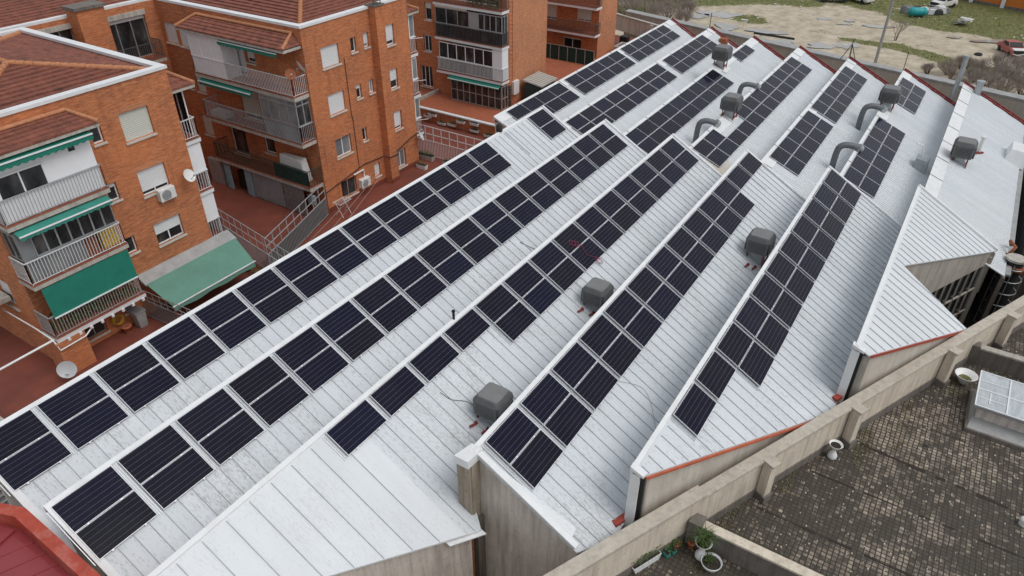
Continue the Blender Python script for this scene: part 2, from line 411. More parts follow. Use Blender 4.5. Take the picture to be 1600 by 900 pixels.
# ------------------------------------------------------------------ the factory with its sawtooth roof
RY = [22.65, 18.2, 13.75, 9.3, 4.85, .4]        # near section: ridge positions, left to right
S1, ZR1 = .57, 8.0
SP = 4.45
S2, ZR2 = .42, 6.4                              # far section, lower and flatter
RY2 = [26.6-4.43*i for i in range(7)]
def L1(x): return 4.57-.47*(x-14.36)            # outer face of the front walls of the two right-hand near teeth
def LC(x): return 8.9-.505*(x-11.53)
def LU(x): return -.03-.466*(x-31.4)
XE = 39.05
def XFAR(y): return 64.5+.226*y

fac = thing('factory_building', 'white sawtooth-roofed factory covered with solar panels in the middle', 'factory')
bx = MB()
def strip_roof(xs, ytop, zr, s, low, prof=None, thick=.06):
    """one tooth: a sheet over x samples, from the ridge to low(x); prof(x) lifts the surface (corrugation)"""
    m = MB(); n = len(xs); vs = []
    for x in xs:
        yl = low(x); h = prof(x) if prof else 0
        vs += [(x, ytop, zr+h), (x, yl, zr-s*(ytop-yl)+h), (x, ytop, zr-thick), (x, yl, zr-s*(ytop-yl)-thick)]
    fs = []
    for i in range(n-1):
        a = i*4; b = a+4
        fs += [(a, a+1, b+1, b), (a+3, a+2, b+2, b+3), (a+1, a+3, b+3, b+1), (a+2, a, b, b+2)]
    fs += [(0, 2, 3, 1), ((n-1)*4, (n-1)*4+1, (n-1)*4+3, (n-1)*4+2)]
    return m.add(vs, fs)
def seams(x0, x1, ytop, zr, s, low, step=.5, u0=.16):
    m = MB(); x = math.ceil(x0/step)*step
    while x < x1-.05:
        yt = ytop-u0; yl = low(x)+.01
        if yt-yl > .1:
            a = (x, yt, zr-s*(ytop-yt)+.015); b = (x, yl, zr-s*(ytop-yl)+.015)
            m.bar(a, b, .020, .032, up=(0, 0, 1))
        x += step
    return m
def seamed(xs, i, low, step, mat):      # sheet and its standing seams: one part, two materials
    m = strip_roof(xs, RY[i], ZR1, S1, low); n0 = len(m.f); q = seams(xs[0]+.1, xs[-1], RY[i], ZR1, S1, low, step)
    m.add(q.v, q.f); o = m.build('roof_slope', mat, fac); o.data.materials.append(M('seam'))
    for k in range(n0, len(m.f)): o.data.polygons[k].material_index = 1
    return o
def frange(a, b, st):
    n = max(1, int(round((b-a)/st))); return [a+(b-a)*i/n for i in range(n+1)]

near = []
def vlow(i): return lambda x: RY[i]-SP+.02
near.append((3.9, XE-.15, vlow(0)))
near.append((3.9, XE-.05, vlow(1)))
near.append((2.2, XE, lambda x: max(RY[2]-SP+.02 if x > 11.9 else 8.72, LC(x)-.12)))
near.append((12.15, XE+.05, lambda x: max(RY[3]-SP+.02, L1(x)-.10)))
near.append((14.2, XE+.35, lambda x: max(RY[4]-SP+.02, L1(x)-.10)))
def fl(x):
    if x < 30.75: return L1(x)-.10
    if x < 31.45: return -.03-(31.45-x)*4.3
    return max(RY[5]-SP+.0, LU(x)-.10)
near.append((24.0, XE+.5, fl))
for i, (x0, x1, low) in enumerate(near):
    xs = sorted(set(frange(x0, x1, .5) + ([30.74, 30.76, 31.4, 31.45] if i == 5 else [])))
    if i == 2:      # the near end of the third tooth has newer, wider and cleaner sheets
        seamed(frange(x0, 11.2, .5), i, low, .8, 'roof_new'); seamed(frange(11.2, x1, .5), i, low, .5, 'roof_near')
    else:
        seamed(xs, i, low, .5, 'roof_new' if i == 5 else 'roof_near')
    # ridge flashing and its folded front lip
    m = MB(); y = RY[i]
    m.add([(x0-.03,y+.06,ZR1-.25),(x0-.03,y+.06,ZR1+.06),(x0-.03,y-.09,ZR1-.0),(x0-.03,y-.09,ZR1-.05),
           (x1+.03,y+.06,ZR1-.25),(x1+.03,y+.06,ZR1+.06),(x1+.03,y-.09,ZR1-.0),(x1+.03,y-.09,ZR1-.05)],
          [(0,1,2,3),(7,6,5,4),(0,4,5,1),(1,5,6,2),(2,6,7,3),(3,7,4,0)])
    m.build('ridge_cap', 'white_trim', fac)
    # verge flashing down the far gable
    yl = low(x1); m = MB()
    m.bar((x1-.02, y+.05, ZR1+.05), (x1-.02, yl, ZR1-S1*(y-yl)+.05), .14, .16)
    m.build('verge_flashing', 'white_trim', fac)
    # clerestory wall under the ridge, facing away from the slopes
    zb = ZR1-S1*SP
    m = MB().box(x0+.15, x1-.05, y+.0, y+.06, 3.2 if i == 0 else zb-.3, ZR1-.12); m.build('clerestory_wall', 'white_paint', fac)
    m = MB()
    for k, xx in enumerate(frange(x0+.6, x1-.6, 1.5)): m.box(xx-.04, xx+.04, y+.06, y+.10, zb+.1, ZR1-.25)
    m.box(x0+.5, x1-.5, y+.055, y+.105, ZR1-.30, ZR1-.22)
    m.build('clerestory_mullions', 'galvanised', fac)
    # far gable wall
    m = MB().add([(x1-.12,y,ZR1-.12),(x1-.12,yl,ZR1-S1*(y-yl)-.12),(x1-.12,yl,3.0),(x1-.12,y,3.0),
                  (x1-.06,y,ZR1-.12),(x1-.06,yl,ZR1-S1*(y-yl)-.12),(x1-.06,yl,3.0),(x1-.06,y,3.0)],
                 [(0,1,2,3),(7,6,5,4),(0,4,5,1),(1,5,6,2),(2,6,7,3),(3,7,4,0)])
    m.build('gable_wall', 'grey_concrete', fac)
    # gutter in the valley
    if i < 5: MB().box(max(x0+.3, near[i+1][0]+.3), x1-.3, RY[i+1]+.1, RY[i+1]+.32, zb-.06, zb-.02).build('valley_gutter', 'grey_flashing', fac)

# verge flashing on the near ends
def verge(x, y0, y1, zr=ZR1, s=S1, w=.22, nm='verge_flashing', mt='white_trim'):
    m = MB().bar((x, y0, zr-s*0+.04), (x, y1, zr-s*(y0-y1)+.04), w, .08); return m.build(nm, mt, fac)
verge(3.98, RY[0], RY[1]+.15); verge(3.98, RY[1], RY[2]+.15)
verge(12.24, RY[3]-.1, L1(12.2), w=.2)
MB().hexa([(12.3,9.15,7.93),(12.7,5.85,6.10),(12.3,5.8,6.02),(12.3,5.8,6.02),(12.3,9.15,7.96),(12.7,5.85,6.15),(12.3,5.8,6.07),(12.3,5.8,6.07)]).build('cover_sheet', 'roof_new', fac)

# front walls
def wall_line(fn, x0, x1, ztop, zbot, t=.22, nm='front_wall', mt='beige_wall', n=24):
    m = MB(); xs = frange(x0, x1, (x1-x0)/n)
    for a, b in zip(xs[:-1], xs[1:]):
        dx, dy = .425*t, .905*t      # inward normal of a line that runs (.905,-.425)
        za, zb = ztop(a), ztop(b)
        m.hexa([(a,fn(a),zbot),(b,fn(b),zbot),(b+dx,fn(b)+dy,zbot),(a+dx,fn(a)+dy,zbot),(a,fn(a),za),(b,fn(b),zb),(b+dx,fn(b)+dy,zb+.0),(a+dx,fn(a)+dy,za)])
    return m.build(nm, mt, fac)
def ztooth(i, fn): return lambda x: ZR1-S1*(RY[i]-fn(x))-.10
wall_line(LC, 2.3, 11.45, ztooth(2, LC), -.2, mt='pink_concrete')
wall_line(L1, 14.5, 23.85, ztooth(4, L1), -.2, mt='beige_wall')
wall_line(L1, 24.3, 30.7, ztooth(5, L1), -.2, mt='beige_wall')
wall_line(LU, 31.5, 39.4, ztooth(5, LU), 4.72, mt='grey_concrete')
# D gable: wall facing left at x = 12.2
y0, y1 = RY[3], L1(12.2)
MB().add([(12.3,y0,ZR1-.1),(12.3,y1,ZR1-S1*(y0-y1)-.1),(12.3,y1,-.2),(12.3,y0,-.2),(12.5,y0,ZR1-.1),(12.5,y1,ZR1-S1*(y0-y1)-.1),(12.5,y1,-.2),(12.5,y0,-.2)],
         [(0,1,2,3),(7,6,5,4),(0,4,5,1),(1,5,6,2),(2,6,7,3),(3,7,4,0)]).build('side_wall', 'pink_concrete', fac)
# return wall behind the notch of the right-hand tooth, and its base wall with tall windows
m = MB().add([(30.95,L1(30.7),-.2),(31.5,-.05,-.2),(31.5,-.05,7.55),(30.95,L1(30.7),5.9),(30.75,L1(30.7),-.2),(31.3,-.05,-.2),(31.3,-.05,7.55),(30.75,L1(30.7),5.9)],
             [(0,1,2,3),(7,6,5,4),(0,4,5,1),(1,5,6,2),(2,6,7,3),(3,7,4,0)]); m.build('return_wall', 'beige_wall', fac)
win = MB(); fr = MB()
def LUp(x, off=0): return (x+.425*off, LU(x)+.905*off)
for a, b in [(31.5, 39.4)]:
    win.hexa([(a,LU(a)+.12,.2),(b,LU(b)+.12,.2),(b,LU(b)+.2,.2),(a,LU(a)+.2,.2),(a,LU(a)+.12,4.75),(b,LU(b)+.12,4.75),(b,LU(b)+.2,4.75),(a,LU(a)+.2,4.75)])
for k in range(13):
    x = 31.7+k*.63; fr.bar((x, LU(x)+.02, .2), (x, LU(x)+.02, 4.74), .075, .09)
for z in (.4, 1.9, 3.3): fr.bar((31.6, LU(31.6)+.03, z), (39.3, LU(39.3)+.03, z), .07, .09)
win.build('window_band', 'window_glass', fac); fr.build('window_bars', 'slab_concrete', fac)
MB().bar((39.45, LU(39.45)+.1, -.2), (39.45, LU(39.45)+.1, 5.2), .35).build('corner_column', 'grey_concrete', fac)

# coloured copings along the front eaves
def eave_line(fn, i, x0, x1, off, dz, w, h, mt, nm):
    a = (x0, fn(x0)+off, ZR1-S1*(RY[i]-fn(x0))+dz); b = (x1, fn(x1)+off, ZR1-S1*(RY[i]-fn(x1))+dz)
    return MB().bar(a, b, w, h).build(nm, mt, fac)
eave_line(L1, 4, 14.35, 24.3, -.10, -.17, .12, .10, 'orange_edge', 'eave_tile_edge')
eave_line(L1, 5, 24.2, 30.75, -.10, -.12, .10, .05, 'red_trim', 'eave_trim')
eave_line(L1, 5, 24.2, 30.75, -.04, -.19, .14, .09, 'orange_edge', 'eave_brick_course')
eave_line(LC, 2, 9.0, 11.6, -.10, -.09, .05, .07, 'white_trim', 'eave_fascia')

# ends of ridges D, E, F: caps, fluted board, downpipes, corner piers
m = MB().hexa([(11.72,9.14,7.68),(12.38,9.04,7.72),(12.38,9.46,7.72),(11.72,9.66,7.68),(11.72,9.14,8.0),(12.38,9.04,8.06),(12.38,9.46,8.06),(11.72,9.66,8.0)]); m.build('ridge_end_cap', 'white_trim', fac)
m = MB()
for k in range(9):
    y = 9.20+k*.055; m.cyl((11.86, y, 5.1), (11.86, y, 7.68), .045, n=6)
m.box(11.88, 12.28, 9.12, 9.68, 5.0, 7.68); m.build('fluted_board', 'fluted_board', fac)
MB().cyl((11.75,9.2,-.2),(11.75,9.2,5.1),.10,n=10).build('downpipe', 'rust', fac)
MB().box(11.9,12.28,9.0,9.7,-.2,5.05).build('corner_pier', 'dark_concrete', fac)
MB().hexa([(10.6,9.14,5.20),(11.75,8.55,4.95),(11.75,8.90,5.10),(10.6,9.5,5.36),(10.6,9.14,5.24),(11.75,8.55,4.99),(11.75,8.90,5.14),(10.6,9.5,5.40)]).build('loose_flashing', 'white_trim', fac)
for (xe, ye, i) in ((14.30, 4.78, 4), (24.02, .42, 5)):
    MB().hexa([(xe-.14,ye-.30,ZR1-.20),(xe+.10,ye-.34,ZR1-.22),(xe+.10,ye+.14,ZR1-.05),(xe-.14,ye+.14,ZR1-.05),(xe-.14,ye-.30,ZR1-.10),(xe+.10,ye-.34,ZR1-.12),(xe+.10,ye+.14,ZR1+.08),(xe-.14,ye+.14,ZR1+.08)]).build('ridge_end_cap', 'white_trim', fac)
    MB().box(xe-.12,xe-.02,ye-.18,ye+.12,4.5,ZR1-.2).build('corner_trim', 'white_trim', fac)
    MB().box(xe+.02,xe+.12,ye-.30,ye+.0,4.3,ZR1-.25).build('glazing_edge', 'black', fac)
    MB().box(xe+.14,xe+.42,L1(xe+.3)-.02,ye+.05,3.5,ZR1-.45).build('corner_pier', 'grey_concrete', fac)
    MB().bar((xe-.45,L1(xe)+.5,5.60),(xe+.25,L1(xe)+.25,5.55),.22,.12).build('gutter_outlet', 'red_trim', fac)

# mounting rails in the gaps of the near rows
ROWX = [(3.95, 2.025, 15), (3.97, 2.035, 17), (10.25, 2.04, 14), (12.67, 2.04, 13), (16.96, 2.04, 11)]
PL, PW = 1.83, 1.03
k1 = sqrt(1+S1*S1); k2 = sqrt(1+S2*S2)
def slope_pt(yr, zr, s, x, u, lift=0):
    k = sqrt(1+s*s); return Vector((x, yr-u/k-lift*(-s)/k*(-1)*(-1), zr-s*u/k+lift/k))
for i, (xs, pit, n) in enumerate(ROWX):
    for j in range(n+1):
        if i == 0 and j == n-1: continue
        x = xs+pit*j-.105; L = 2.08
        if (i == 2 and j < 4) or (i == 4 and j < 2) or (i == 3 and j > 12): L = 1.03
        if j == n: x = xs+pit*(n-1)+PL+.04
        m = MB()
        for dx in (-.04, .04): m.bar(slope_pt(RY[i], ZR1, S1, x+dx, .17, .03), slope_pt(RY[i], ZR1, S1, x+dx, .17+L, .03), .022, .04)
        m.build('mounting_rail', 'rail_metal', fac)

# far section -------------------------------------------------------
def corr(x):
    f = (x/.25) % 1.0
    return .032 if .0 <= f < .36 else 0.0
def corr_xs(a, b):
    xs = [a]; k = math.ceil(a/.25)
    while k*.25 < b:
        for d in (0.0, .0899, .0901+.02, .2499-.02):
            x = k*.25+d
            if a < x < b: xs.append(x)
        k += 1
    return sorted(set(xs+[b]))
for i, y in enumerate(RY2):
    drop = 4.45 if i < 6 else 5.05
    yl = y-4.43+.02 if i < 6 else y-4.7
    xa = 39.0 if i == 0 else (38.6 if i < 6 else 39.2)
    # far edge is oblique: cut by XFAR; make the sheet as columns whose low end is limited by the oblique line
    xb = XFAR(y)
    def low(x, y=y, yl=yl):
        lim = (x-64.5)/.226          # on the oblique line, y >= lim
        return max(yl, min(y-.01, lim))
    # at x beyond XFAR(yl) the sheet shortens from below
    m = strip_roof(corr_xs(xa, xb-.01), y, ZR2, S2, low, corr, .05); m.build('roof_slope', 'roof_far', fac)
    # ridge capping in lengths
    x = xa+.1; m = MB()
    while x < xb-.2:
        x2 = min(x+3.0, xb)
        m.add([(x,y+.12,ZR2-.3),(x,y+.12,ZR2+.10),(x,y-.62,ZR2-.62*S2+.075),(x,y-.62,ZR2-.62*S2+.035),
               (x2-.05,y+.12,ZR2-.3),(x2-.05,y+.12,ZR2+.10),(x2-.05,y-.62,ZR2-.62*S2+.075),(x2-.05,y-.62,ZR2-.62*S2+.035)],
              [(0,1,2,3),(7,6,5,4),(0,4,5,1),(1,5,6,2),(2,6,7,3),(3,7,4,0)]); x = x2
    m.build('ridge_cap', 'white_trim', fac)
    m = MB(); x = xa+3.07
    while x < xb-.3: m.bar((x,y+.13,ZR2+.09),(x,y-.62,ZR2-.62*S2+.065),.05,.05); x += 3.0
    m.build('cap_joints', 'louvre_dark', fac)
    # red verge ladder along the oblique far edge
    a = Vector((XFAR(y)+.05, y+.1, ZR2+.08)); b = Vector((XFAR(yl)+.05, yl, ZR2-S2*(y-yl)+.08))
    MB().bar(a, b, .10, .12).build('verge_rail', 'red_steel', fac)
    off = Vector((.38, -.02, .02)); MB().bar(a+off, b+off, .10, .14).build('verge_rail', 'red_steel', fac)
    m = MB()
    for q in range(6):
        p_ = a.lerp(b, (q+.5)/6); m.bar(p_, p_+off, .22, .05)
    m.build('verge_bracket', 'red_steel', fac)
    MB().hexa([a+Vector((.0,0,-.18)), b+Vector((.0,0,-.18)), b+off+Vector((0,0,-.18)), a+off+Vector((0,0,-.18)), a+Vector((0,0,-.06)), b+Vector((0,0,-.06)), b+off+Vector((0,0,-.06)), a+off+Vector((0,0,-.06))]).build('verge_flashing', 'white_trim', fac)
    MB().hexa([(XFAR(yl)-.1,yl,0),(XFAR(yl)+.1,yl,0),(XFAR(y)+.1,y,0),(XFAR(y)-.1,y,0),(XFAR(yl)-.1,yl,ZR2-S2*(y-yl)-.1),(XFAR(yl)+.1,yl,ZR2-S2*(y-yl)-.1),(XFAR(y)+.1,y,ZR2-.1),(XFAR(y)-.1,y,ZR2-.1)]).build('gable_wall', 'rear_wall', fac)
    MB().box(xa+.3, xb-.3, y+.0, y+.06, .0 if i == 0 else ZR2-S2*4.5, ZR2-.12).build('clerestory_wall', 'white_paint', fac)
# near end wall of the projecting leftmost far tooth and right end wall
MB().add([(39.1,26.6,6.3),(39.1,22.2,4.45),(39.1,22.2,2.5),(39.1,26.6,2.5),(39.3,26.6,6.3),(39.3,22.2,4.45),(39.3,22.2,2.5),(39.3,26.6,2.5)],
         [(0,1,2,3),(7,6,5,4),(0,4,5,1),(1,5,6,2),(2,6,7,3),(3,7,4,0)]).build('end_wall', 'pink_concrete', fac)
MB().bar((39.05,26.6,6.45),(39.05,22.3,4.62),.12,.12).build('verge_flashing', 'white_trim', fac)
MB().box(39.3,63.3,-4.75,-4.55,0,4.25).build('side_wall', 'dark_concrete', fac)
MB().box(39.6,63.3,-4.95,-4.70,4.25,4.36).build('side_gutter', 'grey_flashing', fac)

# ------------------------------------------------------------------ solar panels
def make_panel(L, W, name='solar_panel'):
    r = thing(name, 'x', 'solar panel')
    m = MB(); f = .016
    m.box(0,L,0,f,0,.035).box(0,L,W-f,W,0,.035).box(0,f,f,W-f,0,.035).box(L-f,L,f,W-f,0,.035)
    for x in (L*.22, L*.78): m.box(x-.03,x+.03,-.03,0,-.04,.036).box(x-.03,x+.03,W-.03,W+.012,-.06,-.001)
    m.build('frame', 'panel_frame', r)
    MB().box(f,L-f,f,W-f,.004,.031).build('glass', 'panel_glass', r)
    return r
protoN = make_panel(PL, PW); protoF = make_panel(1.87, PW)
kidsN = list(protoN.children); kidsF = list(protoF.children)
used = {'N': False, 'F': False}
def place_panel(kind, x, yr, zr, s, u_low, label, group):
    pr = protoN if kind == 'N' else protoF
    if used[kind]: o = copy_tree(pr, None, kidsN if kind == 'N' else kidsF)
    else: o = pr; used[kind] = True
    k = sqrt(1+s*s); lift = .10
    o.location = (x, yr-u_low/k-lift*s/k*0, zr-s*u_low/k+lift)
    o.rotation_euler = (atan(s), 0, 0); o['label'] = label; o['group'] = group
ROWN = ['leftmost', 'second', 'third', 'fourth', 'rightmost']
for i, (xs, pit, n) in enumerate(ROWX):
    for j in range(n):
        x = xs+pit*j
        if i == 0 and j == n-1: x = 36.75
        single = (i == 2 and j < 4) or (i == 4 and j < 2) or (i == 3 and j > 10)
        rn = ROWN[i] + ' row of near roof' if i in (0, 4) else ROWN[i] + ' near-roof row'
        if i == 0 and j == n-1: where = 'lone pair at far end'
        else: where = ORD[j+1] + (' place' if single else ' pair') + ' from near end'
        for q in range(1 if single else 2):
            ul = .16+PW+q*(PW+.022)
            if single: lb = 'black solar panel alone in %s, %s' % (where, rn)
            else: lb = '%s black solar panel of %s, %s' % ('upper' if q == 0 else 'lower', where, rn)
            place_panel('N', x, RY[i], ZR1, S1, ul, lb, 'black solar panels on the near roof')
# far groups: row index, start x, columns, missing upper cols, rows
FARG = [(0, 40.35, 4, (), 2, 1.86), (0, 48.6, 5, (), 2, 1.87), (0, 58.6, 5, (), 2, 1.94),
        (1, 40.9, 8, (), 2, 1.95), (1, 57.5, 5, (), 2, 1.88),
        (2, 40.7, 9, (), 2, 1.86), (2, 62.1, 2, (), 1, 1.92),
        (3, 41.35, 12, (2, 3), 2, 1.925),
        (4, 42.75, 5, (), 2, 1.87), (4, 52.85, 6, (), 2, 1.9),
        (5, 42.1, 6, (), 2, 1.89), (5, 57.9, 3, (), 2, 1.92)]
FN = {0: ('first', 'middle', 'last'), 1: ('near', 'far'), 2: ('near', 'far'), 3: ('only',), 4: ('near', 'far'), 5: ('near', 'far')}
cnt = {}
FROW = ['leftmost', 'second', 'third', 'fourth', 'fifth', 'sixth']
for (ri, xs, nc, miss, nr, pit) in FARG:
    g = cnt.get(ri, 0); cnt[ri] = g+1
    for j in range(nc):
        for q in range(nr):
            if q == 0 and j in miss: continue
            if nr == 1: lb = '%s of two grey panels in the small far group, third far-roof row' % ('nearer' if j == 0 else 'farther')
            else: lb = '%s grey panel, %s from near end, %s group, %s far-roof row' % ('upper' if q == 0 else 'lower', ORD[j+1], FN[ri][g], FROW[ri])
            place_panel('F', xs+pit*j, RY2[ri], ZR2, S2, .12+.45*(ri < 0)+PW+q*(PW+.03)+.0, lb, 'grey solar panels on the far roof')

# ------------------------------------------------------------------ brick housing blocks
def P3(ax, u, v, z): return (u, v, z) if ax == 'y' else (v, u, z)
def abox(m, ax, u0, u1, v0, v1, z0, z1):
    return m.box(u0, u1, v0, v1, z0, z1) if ax == 'y' else m.box(v0, v1, u0, u1, z0, z1)
def sub_of(par, o):      # keep the tree at thing > part > sub-part
    return o if par.parent is None else par
def facade(par, ax, pos, u0, u1, z0, z1, holes, mat='brick', dep=.20, name='wall'):
    """brick wall sheet with real openings; ax 'y' faces -Y, ax 'x' faces -X"""
    us = sorted(set([u0, u1]+[h[0] for h in holes]+[h[1] for h in holes]))
    zs = sorted(set([z0, z1]+[h[2] for h in holes]+[h[3] for h in holes]))
    m = MB()
    for a, b in zip(us[:-1], us[1:]):
        for c, d in zip(zs[:-1], zs[1:]):
            mu, mz = (a+b)/2, (c+d)/2
            if any(h[0] < mu < h[1] and h[2] < mz < h[3] for h in holes): continue
            q = [P3(ax, a, pos, c), P3(ax, b, pos, c), P3(ax, b, pos, d), P3(ax, a, pos, d)]
            m.quad(*(q if ax == 'y' else reversed(q)))
    for h in holes:
        a, b, c, d = h[:4]; e = pos+dep
        for q in ([(a,pos,c),(a,pos,d),(a,e,d),(a,e,c)], [(b,pos,c),(b,e,c),(b,e,d),(b,pos,d)], [(a,pos,d),(b,pos,d),(b,e,d),(a,e,d)], [(a,pos,c),(a,e,c),(b,e,c),(b,pos,c)]):
            m.quad(*[P3(ax, u, v, z) for u, v, z in q])
    return m.build(name, mat, par)
def window(par, ax, pos, u0, u1, z0, z1, shut=0.0, sh='shutter_white', frame='white_pvc', glass='window_glass', mull=1, dep=.14, sill=True, name='window'):
    v = pos+dep; f = .06; m = MB()
    abox(m, ax, u0, u1, v, v+.05, z0, z0+f); abox(m, ax, u0, u1, v, v+.05, z1-f, z1)
    abox(m, ax, u0, u0+f, v, v+.05, z0+f, z1-f); abox(m, ax, u1-f, u1, v, v+.05, z0+f, z1-f)
    for k in range(mull):
        c = u0+(u1-u0)*(k+1)/(mull+1); abox(m, ax, c-.03, c+.03, v+.002, v+.048, z0+f, z1-f)
    w = m.build(name, frame, par); w = sub_of(par, w)
    abox(MB(), ax, u0+f, u1-f, v+.02, v+.035, z0+f, z1-f).build('pane', glass, w)
    if shut > 0:
        zz = z1-(z1-z0)*shut; m = MB(); n = max(3, int((z1-zz)/.05)); st = (z1-zz)/n
        for k in range(n): abox(m, ax, u0+.01, u1-.01, v-.035-(k % 2)*.004, v-.012, zz+k*st+.004, zz+(k+1)*st)
        abox(MB(), ax, u0+.005, u1-.005, v-.05, v-.012, z1-.001, z1-.02).v
        m.build('shutter', sh, w)
    if sill:
        abox(MB(), ax, u0-.06, u1+.06, pos-.07, v+.0, z0-.09, z0-.004).build('sill', 'sill_stone', w)
    return w
def rail_mb(pts, z0, h, step=.13, bw=.024, top=.05):
    m = MB()
    for (a, b) in zip(pts[:-1], pts[1:]):
        a = Vector((*a, 0)); b = Vector((*b, 0)); L = (b-a).length; d = (b-a)/L
        m.bar((a.x, a.y, z0+h), (b.x, b.y, z0+h), top, .04); m.bar((a.x, a.y, z0+.08), (b.x, b.y, z0+.08), .03, .03)
        n = max(2, int(L/step))
        for k in range(n+1):
            p = a+d*(L*k/n); m.bar((p.x, p.y, z0+.0 if k % 10 == 0 else z0+.08), (p.x, p.y, z0+h), bw, bw, up=(d.x, d.y, 0))
    return m
def balcony(par, ax, face, front, u0, u1, z, rail='railing_grey', h=1.0, th=.24, edge='slab_concrete', ends=(1, 1), tiles=True):
    m = MB(); abox(m, ax, u0, u1, front, face, z-th, z-.03); s = m.build('balcony', edge, par)
    if tiles: abox(MB(), ax, u0-.0, u1+.0, front-.02, face, z-.03, z+.01).build('balcony_floor', 'terracotta_floor', s)
    pts = []
    if ends[0]: pts.append(P3(ax, u0+.05, face, 0)[:2])
    pts += [P3(ax, u0+.05, front+.05, 0)[:2], P3(ax, u1-.05, front+.05, 0)[:2]]
    if ends[1]: pts.append(P3(ax, u1-.05, face, 0)[:2])
    if rail: rail_mb(pts, z, h).build('railing', rail, s)
    return s
def awning(par, ax, u0, u1, v_in, z_in, v_out, z_out, mat='awning_green', drop=.22, n=14):
    m = MB()
    A = [P3(ax, u0, v_in, z_in), P3(ax, u1, v_in, z_in), P3(ax, u1, v_out, z_out), P3(ax, u0, v_out, z_out)]
    B = [(p[0], p[1], p[2]-.015) for p in A]
    m.hexa(B+A)
    for k in range(n):     # scalloped valance
        a = u0+(u1-u0)*k/n; b = u0+(u1-u0)*(k+1)/n; c = (a+b)/2
        vs = [P3(ax, a, v_out-.01, z_out), P3(ax, b, v_out-.01, z_out), P3(ax, b, v_out-.01, z_out-drop*.75), P3(ax, c, v_out-.01, z_out-drop), P3(ax, a, v_out-.01, z_out-drop*.75)]
        m.add(vs, [(0,1,2,3,4)])
    o = sub_of(par, m.build('awning', mat, par))
    MB().bar(P3(ax, u0, v_out-.02, z_out+.01), P3(ax, u1, v_out-.02, z_out+.01), .06, .05).build('awning_bar', 'white_pvc', o)
    return o
def glazed(par, ax, front, u0, u1, z0, z1, n=6, frame='white_pvc', glass='window_glass', zr=None, name='glazing', tr=0):
    """row of framed panes standing on a balcony"""
    m = MB(); f = .07
    abox(m, ax, u0, u1, front, front+.06, z0, z0+f); abox(m, ax, u0, u1, front, front+.06, z1-f, z1)
    for k in range(n+1):
        c = u0+(u1-u0)*k/n; abox(m, ax, max(u0, c-f/2), min(u1, c+f/2), front-.003, front+.057, z0+f, z1-f)
    if tr: abox(m, ax, u0, u1, front-.002, front+.055, z0+(z1-z0)*tr-.03, z0+(z1-z0)*tr+.03)
    g = sub_of(par, m.build(name, frame, par))
    abox(MB(), ax, u0+.02, u1-.02, front+.025, front+.04, z0+.02, z1-.02).build('pane', glass, g)
    return g
def canopy(par, ax, u0, u1, v0, v1, z0, z1):
    """small tiled pent roof above the top balcony, hipped ends, rows of tiles"""
    m = MB(); n = 5
    for k in range(n):
        a = k/n; b = (k+1)/n; i0 = .5*a; i1 = .5*b
        va, vb = v0+(v1-v0)*a, v0+(v1-v0)*b; za, zb = z0+(z1-z0)*a, z0+(z1-z0)*b
        m.hexa([P3(ax,u0+i0,va,za-.06),P3(ax,u1-i0,va,za-.06),P3(ax,u1-i1,vb+.0,zb-.04),P3(ax,u0+i1,vb,zb-.04),
                P3(ax,u0+i0,va,za+.03),P3(ax,u1-i0,va,za+.03),P3(ax,u1-i1,vb+.04,zb-.01),P3(ax,u0+i1,vb+.04,zb-.01)])
    for s_, q in ((u0, 1), (u1, -1)):
        m.add([P3(ax,s_,v0,z0),P3(ax,s_+q*.5,v1,z1),P3(ax,s_,v1,z0)], [(0,1,2)])
    o = m.build('pent_roof', 'roof_tile', par)
    r = MB(); r.tube([P3(ax,u0,v0,z0+.03),P3(ax,u0+.5,v1-.05,z1+.05),P3(ax,u1-.5,v1-.05,z1+.05),P3(ax,u1,v0,z0+.03)], .10, 8); r.build('ridge_tiles', 'ridge_tile', o)
    abox(MB(), ax, u0-.02, u1+.02, v0+.02, v1, z0-.20, z0-.07).build('eave_slab', 'slab_concrete', o)
    return o
def hip_roof(par, x0, x1, y0, y1, z0, pitch, inset=.35):
    x0 += inset; x1 -= inset; y0 += inset; y1 -= inset
    h = min(x1-x0, y1-y0)/2; zt = z0+h*pitch; rows = int(h/.36)
    m = MB()
    for k in range(rows):
        a, b = h*k/rows, h*(k+1)/rows
        za, zb = z0+a*pitch+.07, z0+b*pitch
        ra = [(x0+a,y0+a),(x1-a,y0+a),(x1-a,y1-a),(x0+a,y1-a)]; rb = [(x0+b,y0+b),(x1-b,y0+b),(x1-b,y1-b),(x0+b,y1-b)]
        for i in range(4):
            j = (i+1) % 4
            m.add([(*ra[i],za-.075),(*ra[j],za-.075),(*ra[j],za),(*ra[i],za),(*rb[j],zb),(*rb[i],zb)], [(0,1,2,3),(3,2,4,5)])
    o = m.build('roof', 'roof_tile', par)
    c = [(x0,y0),(x1,y0),(x1,y1),(x0,y1)]
    if x1-x0 < y1-y0: e = [((x0+x1)/2,y0+h),((x0+x1)/2,y0+h),((x0+x1)/2,y1-h),((x0+x1)/2,y1-h)]
    else: e = [(x0+h,y0+h),(x1-h,y0+h),(x1-h,y1-h),(x0+h,y1-h)]
    r = MB()
    def tiles(p, q):
        p = Vector(p); q = Vector(q); L = (q-p).length
        if L < .2: return
        n = max(1, int(L/.34)); d = (q-p)/n
        for k in range(n): r.cyl(p+d*k, p+d*(k+1.08), .15, .115, n=8)
    for i in range(4): tiles((*c[i], z0+.05), (*e[i], zt+.05))
    tiles((*e[0], zt+.06), (*e[2], zt+.06)) if x1-x0 < y1-y0 else tiles((*e[0], zt+.06), (*e[1], zt+.06))
    r.build('ridge_tiles', 'ridge_tile', o)
    return o
